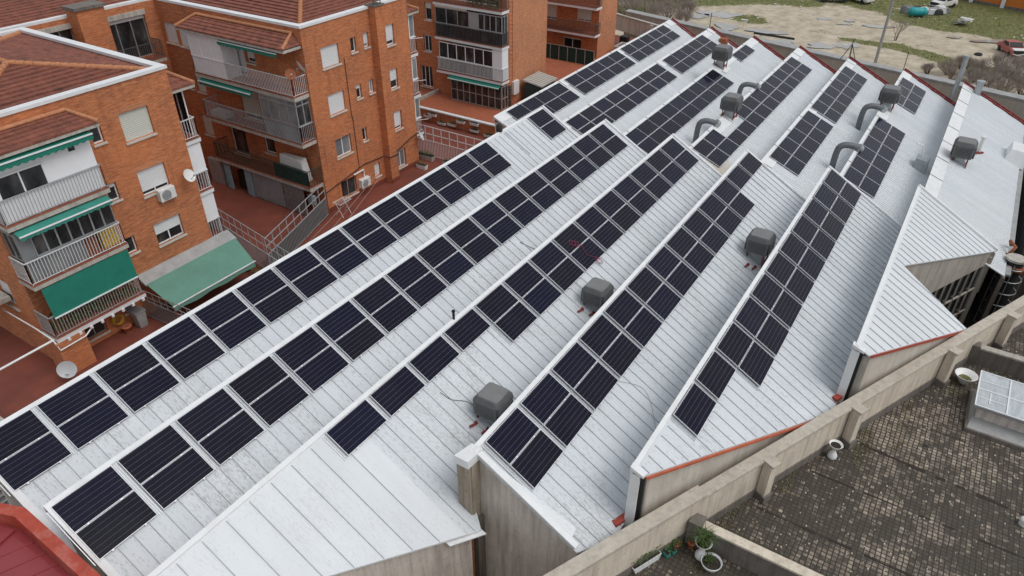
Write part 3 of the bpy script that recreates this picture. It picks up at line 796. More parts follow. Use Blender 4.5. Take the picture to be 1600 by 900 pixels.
def coping(par, x0, x1, y0, y1, z, w=.34, h=.14, sides='fblr'):
    m = MB()
    if 'f' in sides: m.box(x0-.06, x1+.06, y0-.06, y0+w, z, z+h)
    if 'b' in sides: m.box(x0-.06, x1+.06, y1-w, y1+.06, z, z+h)
    if 'l' in sides: m.box(x0-.06, x0+w, y0+w, y1-w, z, z+h)
    if 'r' in sides: m.box(x1-w, x1+.06, y0+w, y1-w, z, z+h)
    return m.build('coping', 'white_trim', par)
def slabwall(par, x0, x1, y0, y1, z0, z1, mat='brick', name='wall'): return MB().box(x0, x1, y0, y1, z0, z1).build(name, mat, par)

FY = 31.2
# ---- block one (left edge of the picture)
b1 = thing('brick_building', 'brick apartment block at the left edge with big green awning and white glazed balcony', 'apartment block', loc=(0, 0, 0))
big = [(16.13,17.58,11.65,12.98),(16.13,17.56,8.92,10.18),(16.10,17.58,6.22,7.38)]
sm = [(14.72,15.22,12.05,12.95),(14.55,15.05,9.3,10.15),(14.55,15.05,6.5,7.35)]
por = [(11.3,12.4,3.35,4.62),(13.4,14.0,3.7,4.5)]
back = [(10.6,11.8,11.0,12.9),(12.5,13.6,8.0,10.0),(10.6,12.0,8.0,10.0),(11.2,13.2,5.1,7.2)]
facade(b1, 'y', FY, 9.9, 18.95, 3.0, 14.32, big+sm+por+back)
facade(b1, 'x', 9.9, FY, 43.5, 3.0, 14.32, [(33,34.2,8.2,9.6),(33,34.2,5.4,6.8),(36,37.2,8.2,9.6)])
slabwall(b1, 18.93, 18.95, FY+.01, 43.5, 3.0, 14.32); slabwall(b1, 9.9, 18.95, 43.48, 43.5, 3.0, 14.32)
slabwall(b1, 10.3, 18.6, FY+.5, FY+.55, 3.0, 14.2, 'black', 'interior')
coping(b1, 9.9, 18.95, FY, 43.5, 14.32); hip_roof(b1, 9.9, 18.95, FY, 43.5, 14.22, .17)
window(b1, 'y', FY, *big[0], 1.0, 'shutter_cream'); window(b1, 'y', FY, *big[1], .84); window(b1, 'y', FY, *big[2], .52)
for k, s_ in enumerate(sm): window(b1, 'y', FY, *s_, (.0, .25, .0)[k], mull=0)
window(b1, 'y', FY, *por[0], .42, 'shutter_white', 'grey_metal'); window(b1, 'y', FY, *por[1], 0, mull=1, frame='grey_metal', glass='frosted_glass')
for q in back: window(b1, 'y', FY, *q, .3, sill=False)
for q in [(33,34.2,8.2,9.6),(33,34.2,5.4,6.8),(36,37.2,8.2,9.6)]: window(b1, 'x', 9.9, *q, .6)
for b in big:      # soldier-course lintels, a brick proud of the wall
    m = MB()
    for k in range(int((b[1]-b[0]+.2)/.075)): m.box(b[0]-.1+k*.075, b[0]-.1+k*.075+.062, FY-.008, FY+.01, b[3]+.01, b[3]+.24)
    m.build('lintel', 'brick_far', b1)
# porch pillar under the balconies
MB().box(9.7, 10.95, 29.98, 31.19, 3.0, 4.80).build('porch_pillar', 'brick', b1)
# top balcony: white enclosure
B = balcony(b1, 'y', FY, 30.0, 9.8, 14.15, 10.6, 'railing_grey', 1.05)
m = MB().box(12.0, 14.05, 30.12, 30.17, 10.62, 13.2).box(9.95, 10.1, 30.12, 30.17, 10.62, 13.2).box(10.1, 12.0, 30.12, 30.17, 10.62, 11.55).box(10.1, 12.0, 30.12, 30.17, 12.62, 13.2).box(14.0, 14.05, 30.17, 31.2, 10.62, 13.2).box(9.95, 10.0, 30.17, 31.2, 10.62, 13.2)
m.build('enclosure_panels', 'white_pvc', B)
window(B, 'y', 29.99, 10.1, 12.0, 11.55, 12.62, .12, mull=1, sill=False)
window(B, 'y', 29.90, 13.05, 13.45, 12.52, 12.95, 0, mull=0, sill=False, dep=.19)
awning(B, 'y', 10.0, 14.1, 30.1, 13.26, 29.75, 13.12, drop=.26); canopy(b1, 'y', 9.6, 14.5, 29.75, 31.15, 13.50, 13.86)
# second balcony: grey glazed
B = balcony(b1, 'y', FY, 30.0, 9.8, 14.1, 7.8, 'railing_white', 1.05)
glazed(B, 'y', 30.15, 10.5, 14.0, 8.85, 10.1, 7, 'galvanised', 'window_glass'); MB().box(9.95, 10.5, 30.15, 30.2, 7.82, 10.2).box(9.95, 12.4, 30.16, 30.2, 7.82, 8.85).build('enclosure_panels', 'grey_metal' if 0 else 'frosted_glass', B)
glazed(B, 'x', 9.95, 30.2, 31.15, 8.85, 10.1, 2, 'galvanised')
MB().box(13.2, 13.95, 30.3, 30.9, 7.82, 8.7).build('gas_bottles', 'yellow', B); MB().box(12.45, 13.1, 30.5, 31.1, 7.82, 8.6).build('sideboard', 'rust', B)
awning(B, 'y', 10.0, 13.95, 30.1, 10.28, 29.75, 10.12, 'awning_teal', .18)
# third balcony: rolled-down green blind and plants
B = balcony(b1, 'y', FY, 30.0, 9.8, 14.1, 5.05, 'railing_grey', 1.05, edge='white_trim')
awning(B, 'y', 10.05, 14.0, 30.05, 7.50, 29.95, 6.02, drop=.06)
m = MB()
for k in range(420):
    x = rnd.uniform(10.0, 13.9); z = rnd.uniform(5.1, 6.1); y = rnd.uniform(30.15, 30.6); a = rnd.uniform(0, 6.28); s_ = rnd.uniform(.03, .09)
    m.quad((x-s_*cos(a), y, z-s_*sin(a)), (x+s_*sin(a), y-.04, z-s_*cos(a)), (x+s_*cos(a), y, z+s_*sin(a)), (x-s_*sin(a), y+.04, z+s_*cos(a)))
m.build('balcony_plants', 'leaf', B)
for k in range(8): MB().box(10.2+k*.52, 10.32+k*.52, 29.96, 30.1, 4.68, 4.82).build('drip_bracket', 'white_trim', B)
# right-hand balconies seen past the corner
for z, pvc in ((10.6, 0), (7.8, 1), (5.05, 1)):
    B = balcony(b1, 'y', 34.9, FY+.25, 18.97, 19.95, z, 'railing_white', 1.0, edge='white_trim', ends=(0, 1))
    if pvc: MB().box(19.0, 19.85, FY+.34, FY+.39, z+1.02, z+2.5).box(19.85, 19.9, FY+.34, 34.8, z+.0, z+2.5).build('enclosure_panels', 'white_pvc', B)
    else: glazed(B, 'x', 19.80, FY+.6, 34.6, z, z+2.3, 5)
canopy(b1, 'y', 18.95, 20.25, FY+.1, FY+3.2, 13.25, 13.75)
# grey roof ledge over the terrace, pale green awning on a frame
MB().hexa([(14.5,30.55,4.92),(19.95,30.55,4.92),(19.95,31.19,4.98),(14.5,31.19,4.98),(14.5,30.55,5.0),(19.95,30.55,5.0),(19.95,31.19,5.32),(14.5,31.19,5.32)]).build('ledge', 'grey_flashing', b1)
pa = thing('terrace_awning', 'large pale green awning stretched over the terrace of the left block', 'awning')
m = MB(); n = 16
for k in range(n):
    a = 14.55+(19.9-14.55)*k/n; b = 14.55+(19.9-14.55)*(k+1)/n; c = 14.45+(19.3-14.45)*k/n; d = 14.45+(19.3-14.45)*(k+1)/n
    sa = .04*sin(k*1.1); sb = .04*sin((k+1)*1.1)
    m.quad((a,30.6,5.02),(c,28.5,4.52+sa*.2),(d,28.5,4.52+sb*.2),(b,30.6,5.02)); m.quad((c,28.5,4.52),(c,28.48,4.28+sa),(d,28.48,4.28+sb),(d,28.5,4.52))
m.build('awning_cloth', 'awning_pale', pa)
MB().bar((14.4,28.49,4.55),(19.35,28.49,4.55),.05).build('front_bar', 'white_pvc', pa)
for x in (14.5, 19.25): MB().bar((x,28.55,3.0),(x,28.55,4.5),.05).build('post', 'rust', pa)
fs = thing('terrace_fence', 'grey metal mesh fence beside the pale green awning, below the green blind', 'fence')
m = rail_mb([(14.35,31.1),(14.6,27.2)], 3.0, 1.1, .13, .02); m.build('lower_bars', 'galvanised', fs)
m = MB()
for k in range(9): y = 31.1-3.9*k/8; m.bar((14.35+.25*k/8,y,4.0),(14.35+.25*k/8,y,4.7),.03)
for z in (4.35, 4.7): m.bar((14.35,31.1,z),(14.6,27.2,z),.03)
m.build('upper_grid', 'galvanised', fs)

# ---- recessed wing behind, joining blocks one and two
bw = thing('brick_building', 'recessed brick wing with chimney between the two left apartment blocks', 'apartment block')
hw = [(23.45,26.3,11.15,13.62),(19.6,21.75,11.9,13.75),(23.45,26.3,8.3,10.6),(19.6,21.7,8.3,10.6)]
facade(bw, 'y', 44.0, 18.9, 27.25, 3.0, 14.3, hw)
MB().box(14, 27.6, 44.0, 44.34, 14.3, 14.44).build('coping', 'white_trim', bw)
for k, h in enumerate(hw):
    w = window(bw, 'y', 44.0, *h, (.10, .0, .5, .6)[k], 'shutter_white', 'galvanised', mull=2, sill=False)
    MB().box(h[0]-.05, h[1]+.05, 43.9, 44.0, h[3], h[3]+.28).build('lintel_band', 'slab_concrete', w)
B = balcony(bw, 'y', 44.0, 43.0, 23.4, 26.4, 11.15, 'railing_dark', 1.0)
B = balcony(bw, 'y', 44.0, 43.0, 19.0, 21.7, 11.15, 'railing_dark', 1.0)
c = MB().box(21.7, 23.35, 42.9, 44.0, 3.0, 14.75).build('chimney', 'brick', bw); MB().box(21.6, 23.45, 42.8, 44.1, 14.78, 14.95).build('chimney_cap', 'dark_concrete', c); MB().box(21.85,23.2,43.05,43.85,14.7,14.8).build('flue_gap', 'black', c)
# its long tiled slope
m = MB()
for k in range(22):
    a = 44.4+k*.36; z = 14.34+k*.36*.20; m.add([(9.0,a,z-.0),(29,a,z),(29,a,z+.05),(9.0,a,z+.05),(29,a+.36,z+.075),(9.0,a+.36,z+.075)], [(0,1,2,3),(3,2,4,5)])
m.build('roof', 'roof_tile', bw)

# ---- block two
b2 = thing('brick_building', 'tall brick block in the left middle with four small bathroom windows and a shaft', 'apartment block')
bg_ = [(28.45,29.85,11.78,12.95),(28.47,29.80,8.98,10.20),(28.53,29.87,6.22,7.42),(28.50,29.85,3.42,4.6)]
sm2 = [(30.84,31.30,12.12,12.97),(31.95,32.40,12.14,13.0),(30.84,31.30,9.3,10.15),(31.95,32.40,9.32,10.17),(30.90,31.32,6.5,7.35) ,(31.6,32.15,3.72,4.65)]
rg = [(33.87,34.72,11.77,13.02),(33.87,34.70,9.0,10.26),(33.87,34.72,6.2,7.45),(33.85,34.80,3.45,4.72)]
facade(b2, 'y', FY, 27.2, 36.15, 3.0, 14.3, bg_+sm2+rg)
lw = [(42.55,43.75,11.75,13.0),(41.55,42.35,11.7,12.85),(35.45,36.2,11.70,12.95),(36.35,37.2,10.78,12.9),
      (42.1,43.4,8.95,9.6),(40.9,41.8,8.9,10.1),(35.9,37.6,8.0,10.0),(33.9,34.6,8.8,10.1),(41.2,42.2,5.9,7.3),(37.9,39.4,5.2,7.3),(35.2,36.2,6.0,7.3),(37.4,38.6,3.2,4.8)]
facade(b2, 'x', 27.2, FY, 44.0, 3.0, 14.3, lw)
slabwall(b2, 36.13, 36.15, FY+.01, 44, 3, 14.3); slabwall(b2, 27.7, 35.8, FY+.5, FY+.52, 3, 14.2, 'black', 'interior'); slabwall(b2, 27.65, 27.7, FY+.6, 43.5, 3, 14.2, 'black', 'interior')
coping(b2, 27.2, 36.15, FY, 46, 14.3, sides='flr'); hip_roof(b2, 27.2, 36.15, FY, 46.0, 14.22, .17)
window(b2, 'y', FY, *bg_[0], 1.0); window(b2, 'y', FY, *bg_[1], 1.0); window(b2, 'y', FY, *bg_[2], 0, glass='frosted_glass'); window(b2, 'y', FY, *bg_[3], 0, frame='grey_metal')
for k, s_ in enumerate(sm2): window(b2, 'y', FY, *s_, (.0, .75, .3, .0, .0, .95)[k], mull=0 if k != 3 else 1, glass='frosted_glass' if k in (1, 3) else 'window_glass')
for k, s_ in enumerate(rg): window(b2, 'y', FY, *s_, (.8, .6, .85, .12)[k], 'shutter_white' if k < 3 else 'shutter_grey', mull=0 if k != 3 else 1, glass='window_glass' if k < 3 else 'frosted_glass')
for k, s_ in enumerate(lw): window(b2, 'x', 27.2, *s_, (1, 1, .8, .9, .9, 1, .85, .9, 1, .0, .0, .2)[k], 'shutter_white' if k < 4 else ('shutter_cream' if k < 9 else 'shutter_grey'), mull=0)
MB().box(32.62, 33.38, 30.66, 31.19, 3.0, 14.42).build('shaft', 'brick', b2); MB().box(32.55,33.45,30.6,31.4,14.44,14.52).build('shaft_cap', 'dark_concrete', b2)
m = MB()
for x in (32.7, 33.3): m.bar((x,30.8,14.5),(x,30.8,14.85),.04)
m.bar((32.6,30.8,14.85),(33.4,30.8,14.85),.5,.06).build('shaft_hood', 'dark_concrete', b2)
MB().box(27.22, 36.1, FY-.012, FY, 3.0, 3.32).build('painted_base', 'red_floor', b2)
MB().box(32.6, 33.4, 30.64, 30.66, 3.0, 3.3).build('painted_base', 'red_floor', b2)
MB().tube([(30.15,31.16,12.0),(30.15,31.16,8.6),(30.22,31.16,8.2),(30.22,31.16,4.95)], .018, 5).build('wall_cable', 'black', b2)
MB().tube([(27.0,31.14,4.45),(28.85,31.14,4.73),(30.66,31.14,5.05),(32.5,31.14,4.92),(32.58,30.62,4.92),(33.42,30.62,4.85),(33.5,31.12,4.7),(35.1,31.12,5.15),(36.1,31.12,5.35)], .03, 5).build('wall_cable', 'black', b2)
# left-face balconies of block two
B = balcony(b2, 'x', 27.2, 26.1, 31.3, 40.0, 10.75, 'railing_white', 1.05, ends=(1, 1))
MB().box(26.15, 26.2, 36.95, 39.9, 10.77, 13.25).box(26.2, 27.2, 36.95, 37.0, 10.77, 13.25).build('enclosure_panels', 'white_pvc', B)
m = MB()
for y in (37.0, 37.9, 38.9, 39.85): m.box(26.11, 26.15, y-.035, y+.035, 11.8, 13.25)
for z in (11.8, 13.2): m.box(26.112, 26.148, 37, 39.85, z-.04, z+.04)
m.build('enclosure_frame', 'white_pvc', B)
awning(B, 'x', 31.95, 36.9, 26.3, 13.28, 25.95, 13.12, drop=.24); canopy(b2, 'x', 31.3, 40.4, 25.85, 27.15, 13.45, 13.95)
B = balcony(b2, 'x', 27.2, 26.1, 31.3, 40.0, 7.95, 'railing_grey', 1.05)
awning(B, 'x', 34.9, 39.6, 26.35, 10.50, 25.95, 10.32, drop=.22)
MB().box(26.3, 26.9, 38.2, 39.6, 8.0, 8.35).build('folded_tarpaulin', 'cloth_white', B)
glazed(B, 'x', 26.12, 31.36, 34.4, 9.0, 10.5, 4, 'galvanised', 'frosted_glass', tr=.8); MB().box(26.16, 26.2, 31.4, 34.4, 7.97, 9.0).build('enclosure_panels', 'frosted_glass', B)
glazed(B, 'y', 31.36, 26.16, 27.15, 9.0, 10.5, 2, 'galvanised', 'window_glass', tr=.8)
B = balcony(b2, 'x', 27.2, 26.1, 31.3, 40.0, 5.15, 'railing_green', 1.05)
MB().box(26.17, 26.19, 31.4, 34.4, 5.2, 6.1).build('privacy_sheet', 'net_green', B)
cv = MB().hexa([(26.35,31.9,5.2),(27.0,31.9,5.2),(27.0,34.2,5.2),(26.35,34.2,5.2),(26.45,32.1,6.55),(26.9,32.1,6.7),(26.9,34.0,6.6),(26.45,34.0,6.7)]).build('covered_furniture', 'cloth_white', B, bevel=.08)
# curtains and patterned screen below the balcony
def curtain(par, x, y0, y1, z0, z1, mat, amp=.06, f=9):
    m = MB(); n = 36; vs = []
    for k in range(n+1):
        y = y0+(y1-y0)*k/n; d = amp*sin(k*2*pi*f/n); vs += [(x+d, y, z0+.03*sin(k)), (x+d*.6, y, z1)]
    m.add(vs, [(2*k, 2*k+2, 2*k+3, 2*k+1) for k in range(n)], True); return m.build('curtain', mat, par)
curtain(b2, 26.2, 34.0, 35.4, 3.05, 4.9, 'curtain_grey', .05, 7); curtain(b2, 26.22, 35.4, 36.8, 3.05, 4.9, 'curtain_grey', .06, 6)
curtain(b2, 26.2, 36.85, 37.5, 3.05, 4.9, 'curtain_blue', .06, 5); curtain(b2, 26.2, 38.9, 39.5, 3.05, 4.9, 'curtain_blue', .06, 5)
MB().box(26.2, 26.24, 32.15, 34.0, 3.05, 4.9).build('patterned_screen', 'pattern_panel', b2)
m = MB()
for k in range(13): m.box(26.17, 26.2, 32.15+k*.145, 32.2+k*.145, 3.1, 4.88)
for k in range(15): m.box(26.175, 26.2, 32.15, 34.0, 3.15+k*.12, 3.19+k*.12)
m.build('screen_lattice', 'dark_concrete', b2)
MB().box(26.3, 26.6, 40.0, 41.3, 3.0, 4.7).build('cupboard', 'grey_flashing', b2); MB().box(26.6,27.2,37.6,38.8,3.0,4.3).build('stored_goods', 'black', b2)
MB().box(26.3,26.5,31.4,31.9,3.9,4.5).build('hanging_washing', 'curtain_blue', b2)
# right-hand glazed balconies of block two
for k, z in enumerate((10.6, 7.8, 5.05)):
    B = balcony(b2, 'y', 35.5, FY+.3, 36.17, 37.25, z, 'railing_white', 1.0, edge='white_trim', ends=(0, 1))
    glazed(B, 'y', FY+.42, 36.2, 37.15, z+1.0, z+2.45, 2, 'white_pvc', 'frosted_glass'); glazed(B, 'x', 37.1, FY+.5, 35.3, z+1.0, z+2.45, 5)
    MB().tube([(36.3,FY+.25,z+1.05),(37.1,FY-.35,z+1.05)], .02, 5).build('clothes_arm', 'white_paint', B)
canopy(b2, 'y', 36.16, 37.45, FY+.15, FY+3, 13.3, 13.8)

# ---- block three
b3 = thing('brick_building', 'brick block in the centre top with blank orange gable and glazed balconies', 'apartment block')
facade(b3, 'y', FY, 47.7, 53.85, 3.6, 17.0, [], 'brick_far')
lw3 = [(38.6,39.3,9.5,10.9),(38.8,39.6,6.9,8.3),(38.9,40.2,3.8,5.6),(32,37,11.4,13.4),(32,36.8,8.9,10.8),(32,36.8,6.1,8.1),(32,36.8,3.7,5.5)]
facade(b3, 'x', 47.7, FY, 48, 3.6, 17.0, lw3, 'brick')
for k, q in enumerate(lw3): window(b3, 'x', 47.7, *q, (.35, .1, 0, .3, 0, .2, 0)[k], 'shutter_cream', mull=(0, 1, 2, 3, 3, 3, 3)[k], sill=k < 3)
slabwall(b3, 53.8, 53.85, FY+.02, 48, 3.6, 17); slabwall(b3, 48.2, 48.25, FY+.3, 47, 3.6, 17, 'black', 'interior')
slabwall(b3, 47.7, 53.85, 47.9, 48, 3.6, 17)
for z in (11.35, 8.68, 5.95):
    B = balcony(b3, 'x', 47.7, 46.7, 31.0, 37.6, z, 'railing_dark' if z > 6 else 'railing_white', 1.0, edge='white_trim')
    if z == 11.35:
        m = MB()
        for k in range(260):
            y = rnd.uniform(31.3, 34.5); zz = rnd.uniform(11.4, 12.2); x = rnd.uniform(46.85, 47.2); s_ = .07; a = rnd.uniform(0, 6)
            m.quad((x, y-s_*cos(a), zz-s_*sin(a)), (x-.04, y+s_*sin(a), zz-s_*cos(a)), (x, y+s_*cos(a), zz+s_*sin(a)), (x+.04, y-s_*sin(a), zz+s_*cos(a)))
        m.build('balcony_plants', 'leaf_dry', B)
    elif z == 8.68:
        glazed(B, 'x', 46.82, 34.2, 37.5, 9.7, 10.95, 3, 'galvanised'); MB().box(46.82, 46.87, 33.3, 34.2, 9.7, 10.95).build('enclosure_panels', 'grey_flashing', B)
        glazed(B, 'x', 46.84, 31.1, 33.3, 9.7, 10.95, 4, 'railing_grey', 'window_glass'); glazed(B, 'y', 31.1, 46.86, 47.6, 8.7, 10.95, 2, 'grey_metal', 'window_glass')
        MB().box(46.84,46.88,31.1,37.5,8.7,9.68).build('dark_glazing', 'window_glass', B)
        MB().box(46.8, 46.86, 34.4, 37.5, 10.95, 11.1).build('yellow_blinds', 'cream_shutter', B)
    else:
        glazed(B, 'x', 46.82, 32.0, 37.3, 6.95, 8.25, 6, 'white_pvc'); MB().box(46.8, 46.86, 31.1, 32.0, 5.97, 8.4).box(46.86, 47.68, 31.08, 31.12, 5.97, 8.4).build('enclosure_panels', 'white_pvc', B)
        MB().box(46.86,46.9,32.0,37.3,5.97,6.95).build('lower_panels', 'frosted_glass', B)
awning(b3, 'x', 31.2, 36.3, 46.85, 5.68, 46.45, 5.48, 'awning_green', .12)
glazed(b3, 'x', 46.75, 31.15, 36.2, 3.62, 5.55, 8, 'twig', 'window_glass', tr=.48); glazed(b3, 'y', 31.1, 46.8, 47.65, 3.62, 5.55, 2, 'twig', 'window_glass', tr=.48)
curtain(b3, 47.0, 31.6, 34.0, 3.7, 5.4, 'cloth_white', .03, 8)
m = MB()
for x in (47.95, 48.45): m.bar((x,31.16,3.7),(x,31.16,16.9),.045)
for k in range(40): m.bar((47.95,31.16,3.9+k*.33),(48.45,31.16,3.9+k*.33),.045)
m.build('wall_ladder', 'wood_orange', b3)
MB().box(47.72,53.83,FY-.01,FY,3.6,3.8).build('painted_base', 'orange_floor', b3)
MB().box(48.35,49.15,30.95,FY,4.45,5.55).build('meter_cabinet', 'white_plastic', b3, bevel=.02)
m = MB()
for k in range(7): m.box(47.85,48.1,31.0,31.19,3.7+k*.25,3.85+k*.25)
m.build('meter_box_column', 'railing_dark', b3)

# ---- block four
b4 = thing('brick_building', 'farthest brick block with railed balconies behind the far roof edge', 'apartment block')
facade(b4, 'y', FY, 63.7, 67.55, 3.4, 16.5, [], 'brick_far')
lw4 = [(35.8,37.2,6.6,8.6),(32.0,33.6,6.9,8.3),(33.0,36.0,9.8,11.2),(33,35,3.7,5.2)]
facade(b4, 'x', 63.7, FY, 46, 3.4, 16.5, lw4, 'brick')
for k, q in enumerate(lw4): window(b4, 'x', 63.7, *q, (.9, .9, .2, .1)[k], 'shutter_cream', mull=1, sill=False)
slabwall(b4, 67.5, 67.55, FY+.02, 46, 3.4, 16.5)
for z in (8.55, 6.05): balcony(b4, 'x', 63.7, 62.6, 30.95, 37.5, z, 'railing_dark', 1.0, edge='white_trim')
# netted fence below
nf = thing('netted_fence', 'dark green netting fence on the far terrace below the farthest brick block', 'fence')
m = MB()
for k in range(9): m.bar((61.3,30.3+k*.95,3.4),(61.3,30.3+k*.95,5.0),.06)
m.bar((61.3,30.3,5.0),(61.3,37.9,5.0),.05).bar((61.3,30.3,3.55),(61.3,37.9,3.55),.05).build('posts', 'galvanised', nf)
MB().box(61.33,61.35,30.3,37.9,3.6,4.95).build('net', 'net_green', nf)

# ------------------------------------------------------------------ terraces at the foot of the blocks
struct(MB().box(6.4, 42.9, 22.95, 44.0, 2.85, 3.0).build('terrace_floor', 'red_floor'), 'dark red tiled terrace between the blocks and the factory')
struct(MB().box(43.05, 68.0, 22.2, 48.0, 3.4, 3.6).build('upper_terrace_floor', 'orange_floor'), 'orange tiled upper terrace in front of the centre block')
struct(MB().box(-30, 68, 44.4, 70, 2.0, 2.9).build('rear_yard', 'dark_concrete'), 'rear yard behind the blocks')
dr = thing('low_building', 'dark corrugated lean-to roof at the left edge next to the red tiled terrace', 'lean-to')
MB().hexa([(1.5,24,2.9),(6.3,24,2.9),(6.3,34,2.9),(1.5,34,2.9),(1.5,24,3.1),(6.3,24,3.35),(6.3,34,3.35),(1.5,34,3.1)]).build('roof', 'dark_concrete', dr)
m = MB()
for k in range(28): m.bar((1.6,24.2+k*.35,3.16),(6.25,24.2+k*.35,3.40),.10,.06)
m.build('roof_ribs', 'grey_metal', dr); MB().box(6.3,6.5,23.5,34,2.9,3.45).build('edge_wall', 'slab_concrete', dr)

pw = thing('planter_wall', 'low brick wall with white coping and hanging flower boxes edging the upper terrace', 'wall')
MB().box(42.9, 43.04, 25.6, 44.0, 3.0, 3.95).build('wall', 'brick', pw); MB().box(42.82, 43.12, 25.5, 44.0, 3.96, 4.06).build('coping', 'white_trim', pw)
ow = thing('terrace_wall', 'dark brick wall at the far side of the orange terrace, left of the centre block', 'wall')
MB().box(43.1, 47.6, 43.6, 43.8, 3.6, 5.2).build('wall', 'brick', ow); MB().box(43.05,47.6,38.2,38.4,3.6,3.85).build('kerb', 'slab_concrete', ow)
MB().box(43.1, 46.6, 40.5, 40.55, 3.6, 4.6).build('railing_panel', 'railing_dark', ow)

def foliage(m, cx, cy, z0, rx, ry, h, n, s0=.04, s1=.10):
    for _ in range(n):
        a = rnd.uniform(0, 2*pi); r = sqrt(rnd.random()); z = z0+h*rnd.random()**.8
        x = cx+rx*r*cos(a); y = cy+ry*r*sin(a); s_ = rnd.uniform(s0, s1); t = Vector((rnd.gauss(0,1), rnd.gauss(0,1), rnd.gauss(0,.8))).normalized()
        u = t.cross(Vector((0,0,1))).normalized()*s_*.5
        m.quad((x-u.x,y-u.y,z-u.z),(x+t.x*s_*.7,y+t.y*s_*.7,z+t.z*s_*.7),(x+u.x,y+u.y,z+u.z),(x-t.x*s_*.4,y-t.y*s_*.4,z-t.z*s_*.4))
    return m
def blades(m, cx, cy, z0, r, h, n, w=.018, lean=.6):
    for _ in range(n):
        a = rnd.uniform(0, 2*pi); rr = r*sqrt(rnd.random()); x = cx+rr*cos(a); y = cy+rr*sin(a)
        b = rnd.uniform(0, 2*pi); L = h*rnd.uniform(.5, 1.1); ln = lean*rnd.uniform(.3, 1.2); d = Vector((cos(b), sin(b), 0)); s_ = Vector((-sin(b), cos(b), 0))*w
        p0 = Vector((x,y,z0)); p1 = p0+d*L*ln*.35+Vector((0,0,L*.7)); p2 = p0+d*L*ln+Vector((0,0,L*(.95-.3*ln)))
        m.add([p0-s_, p0+s_, p1+s_*.8, p1-s_*.8, p2], [(0,1,2,3),(3,2,4)])
    return m
def trough(x, y, z, L, W, H, lab, mat='white_plastic', along='y', leaf='leaf', n=70, group=None, wall=False):
    t_ = thing('flower_box', lab, 'flower box', group, (x, y, z)); m = MB()
    lx, ly = (W, L) if along == 'y' else (L, W)
    m.hexa([(-lx/2*.85,-ly/2*.92,0),(lx/2*.85,-ly/2*.92,0),(lx/2*.85,ly/2*.92,0),(-lx/2*.85,ly/2*.92,0),(-lx/2,-ly/2,H),(lx/2,-ly/2,H),(lx/2,ly/2,H),(-lx/2,ly/2,H)])
    m.build('box', mat, t_); MB().box(-lx/2+.02,lx/2-.02,-ly/2+.02,ly/2-.02,H-.03,H+.006).build('soil', 'soil', t_)
    if n: foliage(MB(), 0, 0, H, lx/2, ly/2, .22, n).build('plant', leaf, t_)
    return t_
FB = [(35.55, 3.42, 0), (34.2, 3.10, 20), (35.1, 3.62, 10), (32.3, 3.62, 20), (31.0, 3.18, 30), (31.0, 3.72, 0), (29.7, 3.05, 26), (28.6, 3.68, 12), (33.2, 3.2, 15), (27.8,3.15,15)]
FB.sort(key=lambda q: -q[0])
for k, (y, z, n) in enumerate(FB):
    trough(42.72, y, z, .75, .26, .2, '%s from the left of the small white flower boxes on the low brick wall' % ORD[k+1], n=n, group='flower boxes hanging on the terrace wall')
# fence between terraces, right
fr_ = thing('terrace_fence', 'pale grey bar-and-grid fence on the red terrace below the orange terrace', 'fence')
rail_mb([(37.55,22.9),(37.45,32.4)], 3.05, 1.2, .14, .028).build('lower_bars', 'railing_white', fr_)
m = MB()
for k in range(14): y = 22.95+k*.72; m.bar((37.5,y,4.25),(37.5,y,5.3),.045)
for z in (4.75, 5.3): m.bar((37.5,22.9,z),(37.5,32.4,z),.045)
m.build('upper_grid', 'railing_white', fr_)
trough(37.0, 31.3, 3.0, 1.5, .45, .35, 'large grey trough with flowers under the pale fence, nearest to the brick block', 'slab_concrete', n=160)
trough(36.9, 28.7, 3.0, 1.7, .45, .35, 'large grey trough with small plants under the pale fence, nearest to the roof edge', 'slab_concrete', n=120)
trough(35.6, 30.5, 3.0, .8, .35, .3, 'short white trough with a plant at the corner of the brick block', n=60)
# left fence
fl_ = thing('terrace_fence', 'long grey grid fence with glass panes crossing the terrace beside potted plants', 'fence')
A_, B_ = (21.45, 35.3), (19.45, 23.4)
rail_mb([A_, B_], 3.1, 1.25, .14, .028).build('lower_bars', 'railing_grey', fl_)
m = MB()
for k in range(18): x = A_[0]+(B_[0]-A_[0])*k/17; y = A_[1]+(B_[1]-A_[1])*k/17; m.bar((x,y,4.35),(x,y,5.4),.03)
for z in (4.87, 5.4): m.bar((*A_,z),(*B_,z),.03)
m.build('upper_grid', 'railing_grey', fl_)
f2 = thing('terrace_fence', 'short grey grid fence with dark netting beside the curtained porch', 'fence')
rail_mb([(20.35,28.75),(26.9,31.0)], 3.05, 1.25, .14, .03).build('lower_bars', 'railing_grey', f2)
m = MB()
for k in range(10): x = 20.35+6.55*k/9; y = 28.75+2.25*k/9; m.bar((x,y,4.3),(x,y,5.3),.038)
for z in (4.8, 5.3): m.bar((20.35,28.75,z),(26.9,31.0,z),.038)
m.build('upper_grid', 'railing_grey', f2)
MB().hexa([(20.4,28.80,3.1),(26.85,31.02,3.1),(26.85,31.06,3.1),(20.4,28.84,3.1),(20.4,28.80,4.25),(26.85,31.02,4.25),(26.85,31.06,4.25),(20.4,28.84,4.25)]).build('net', 'black_mesh', f2)
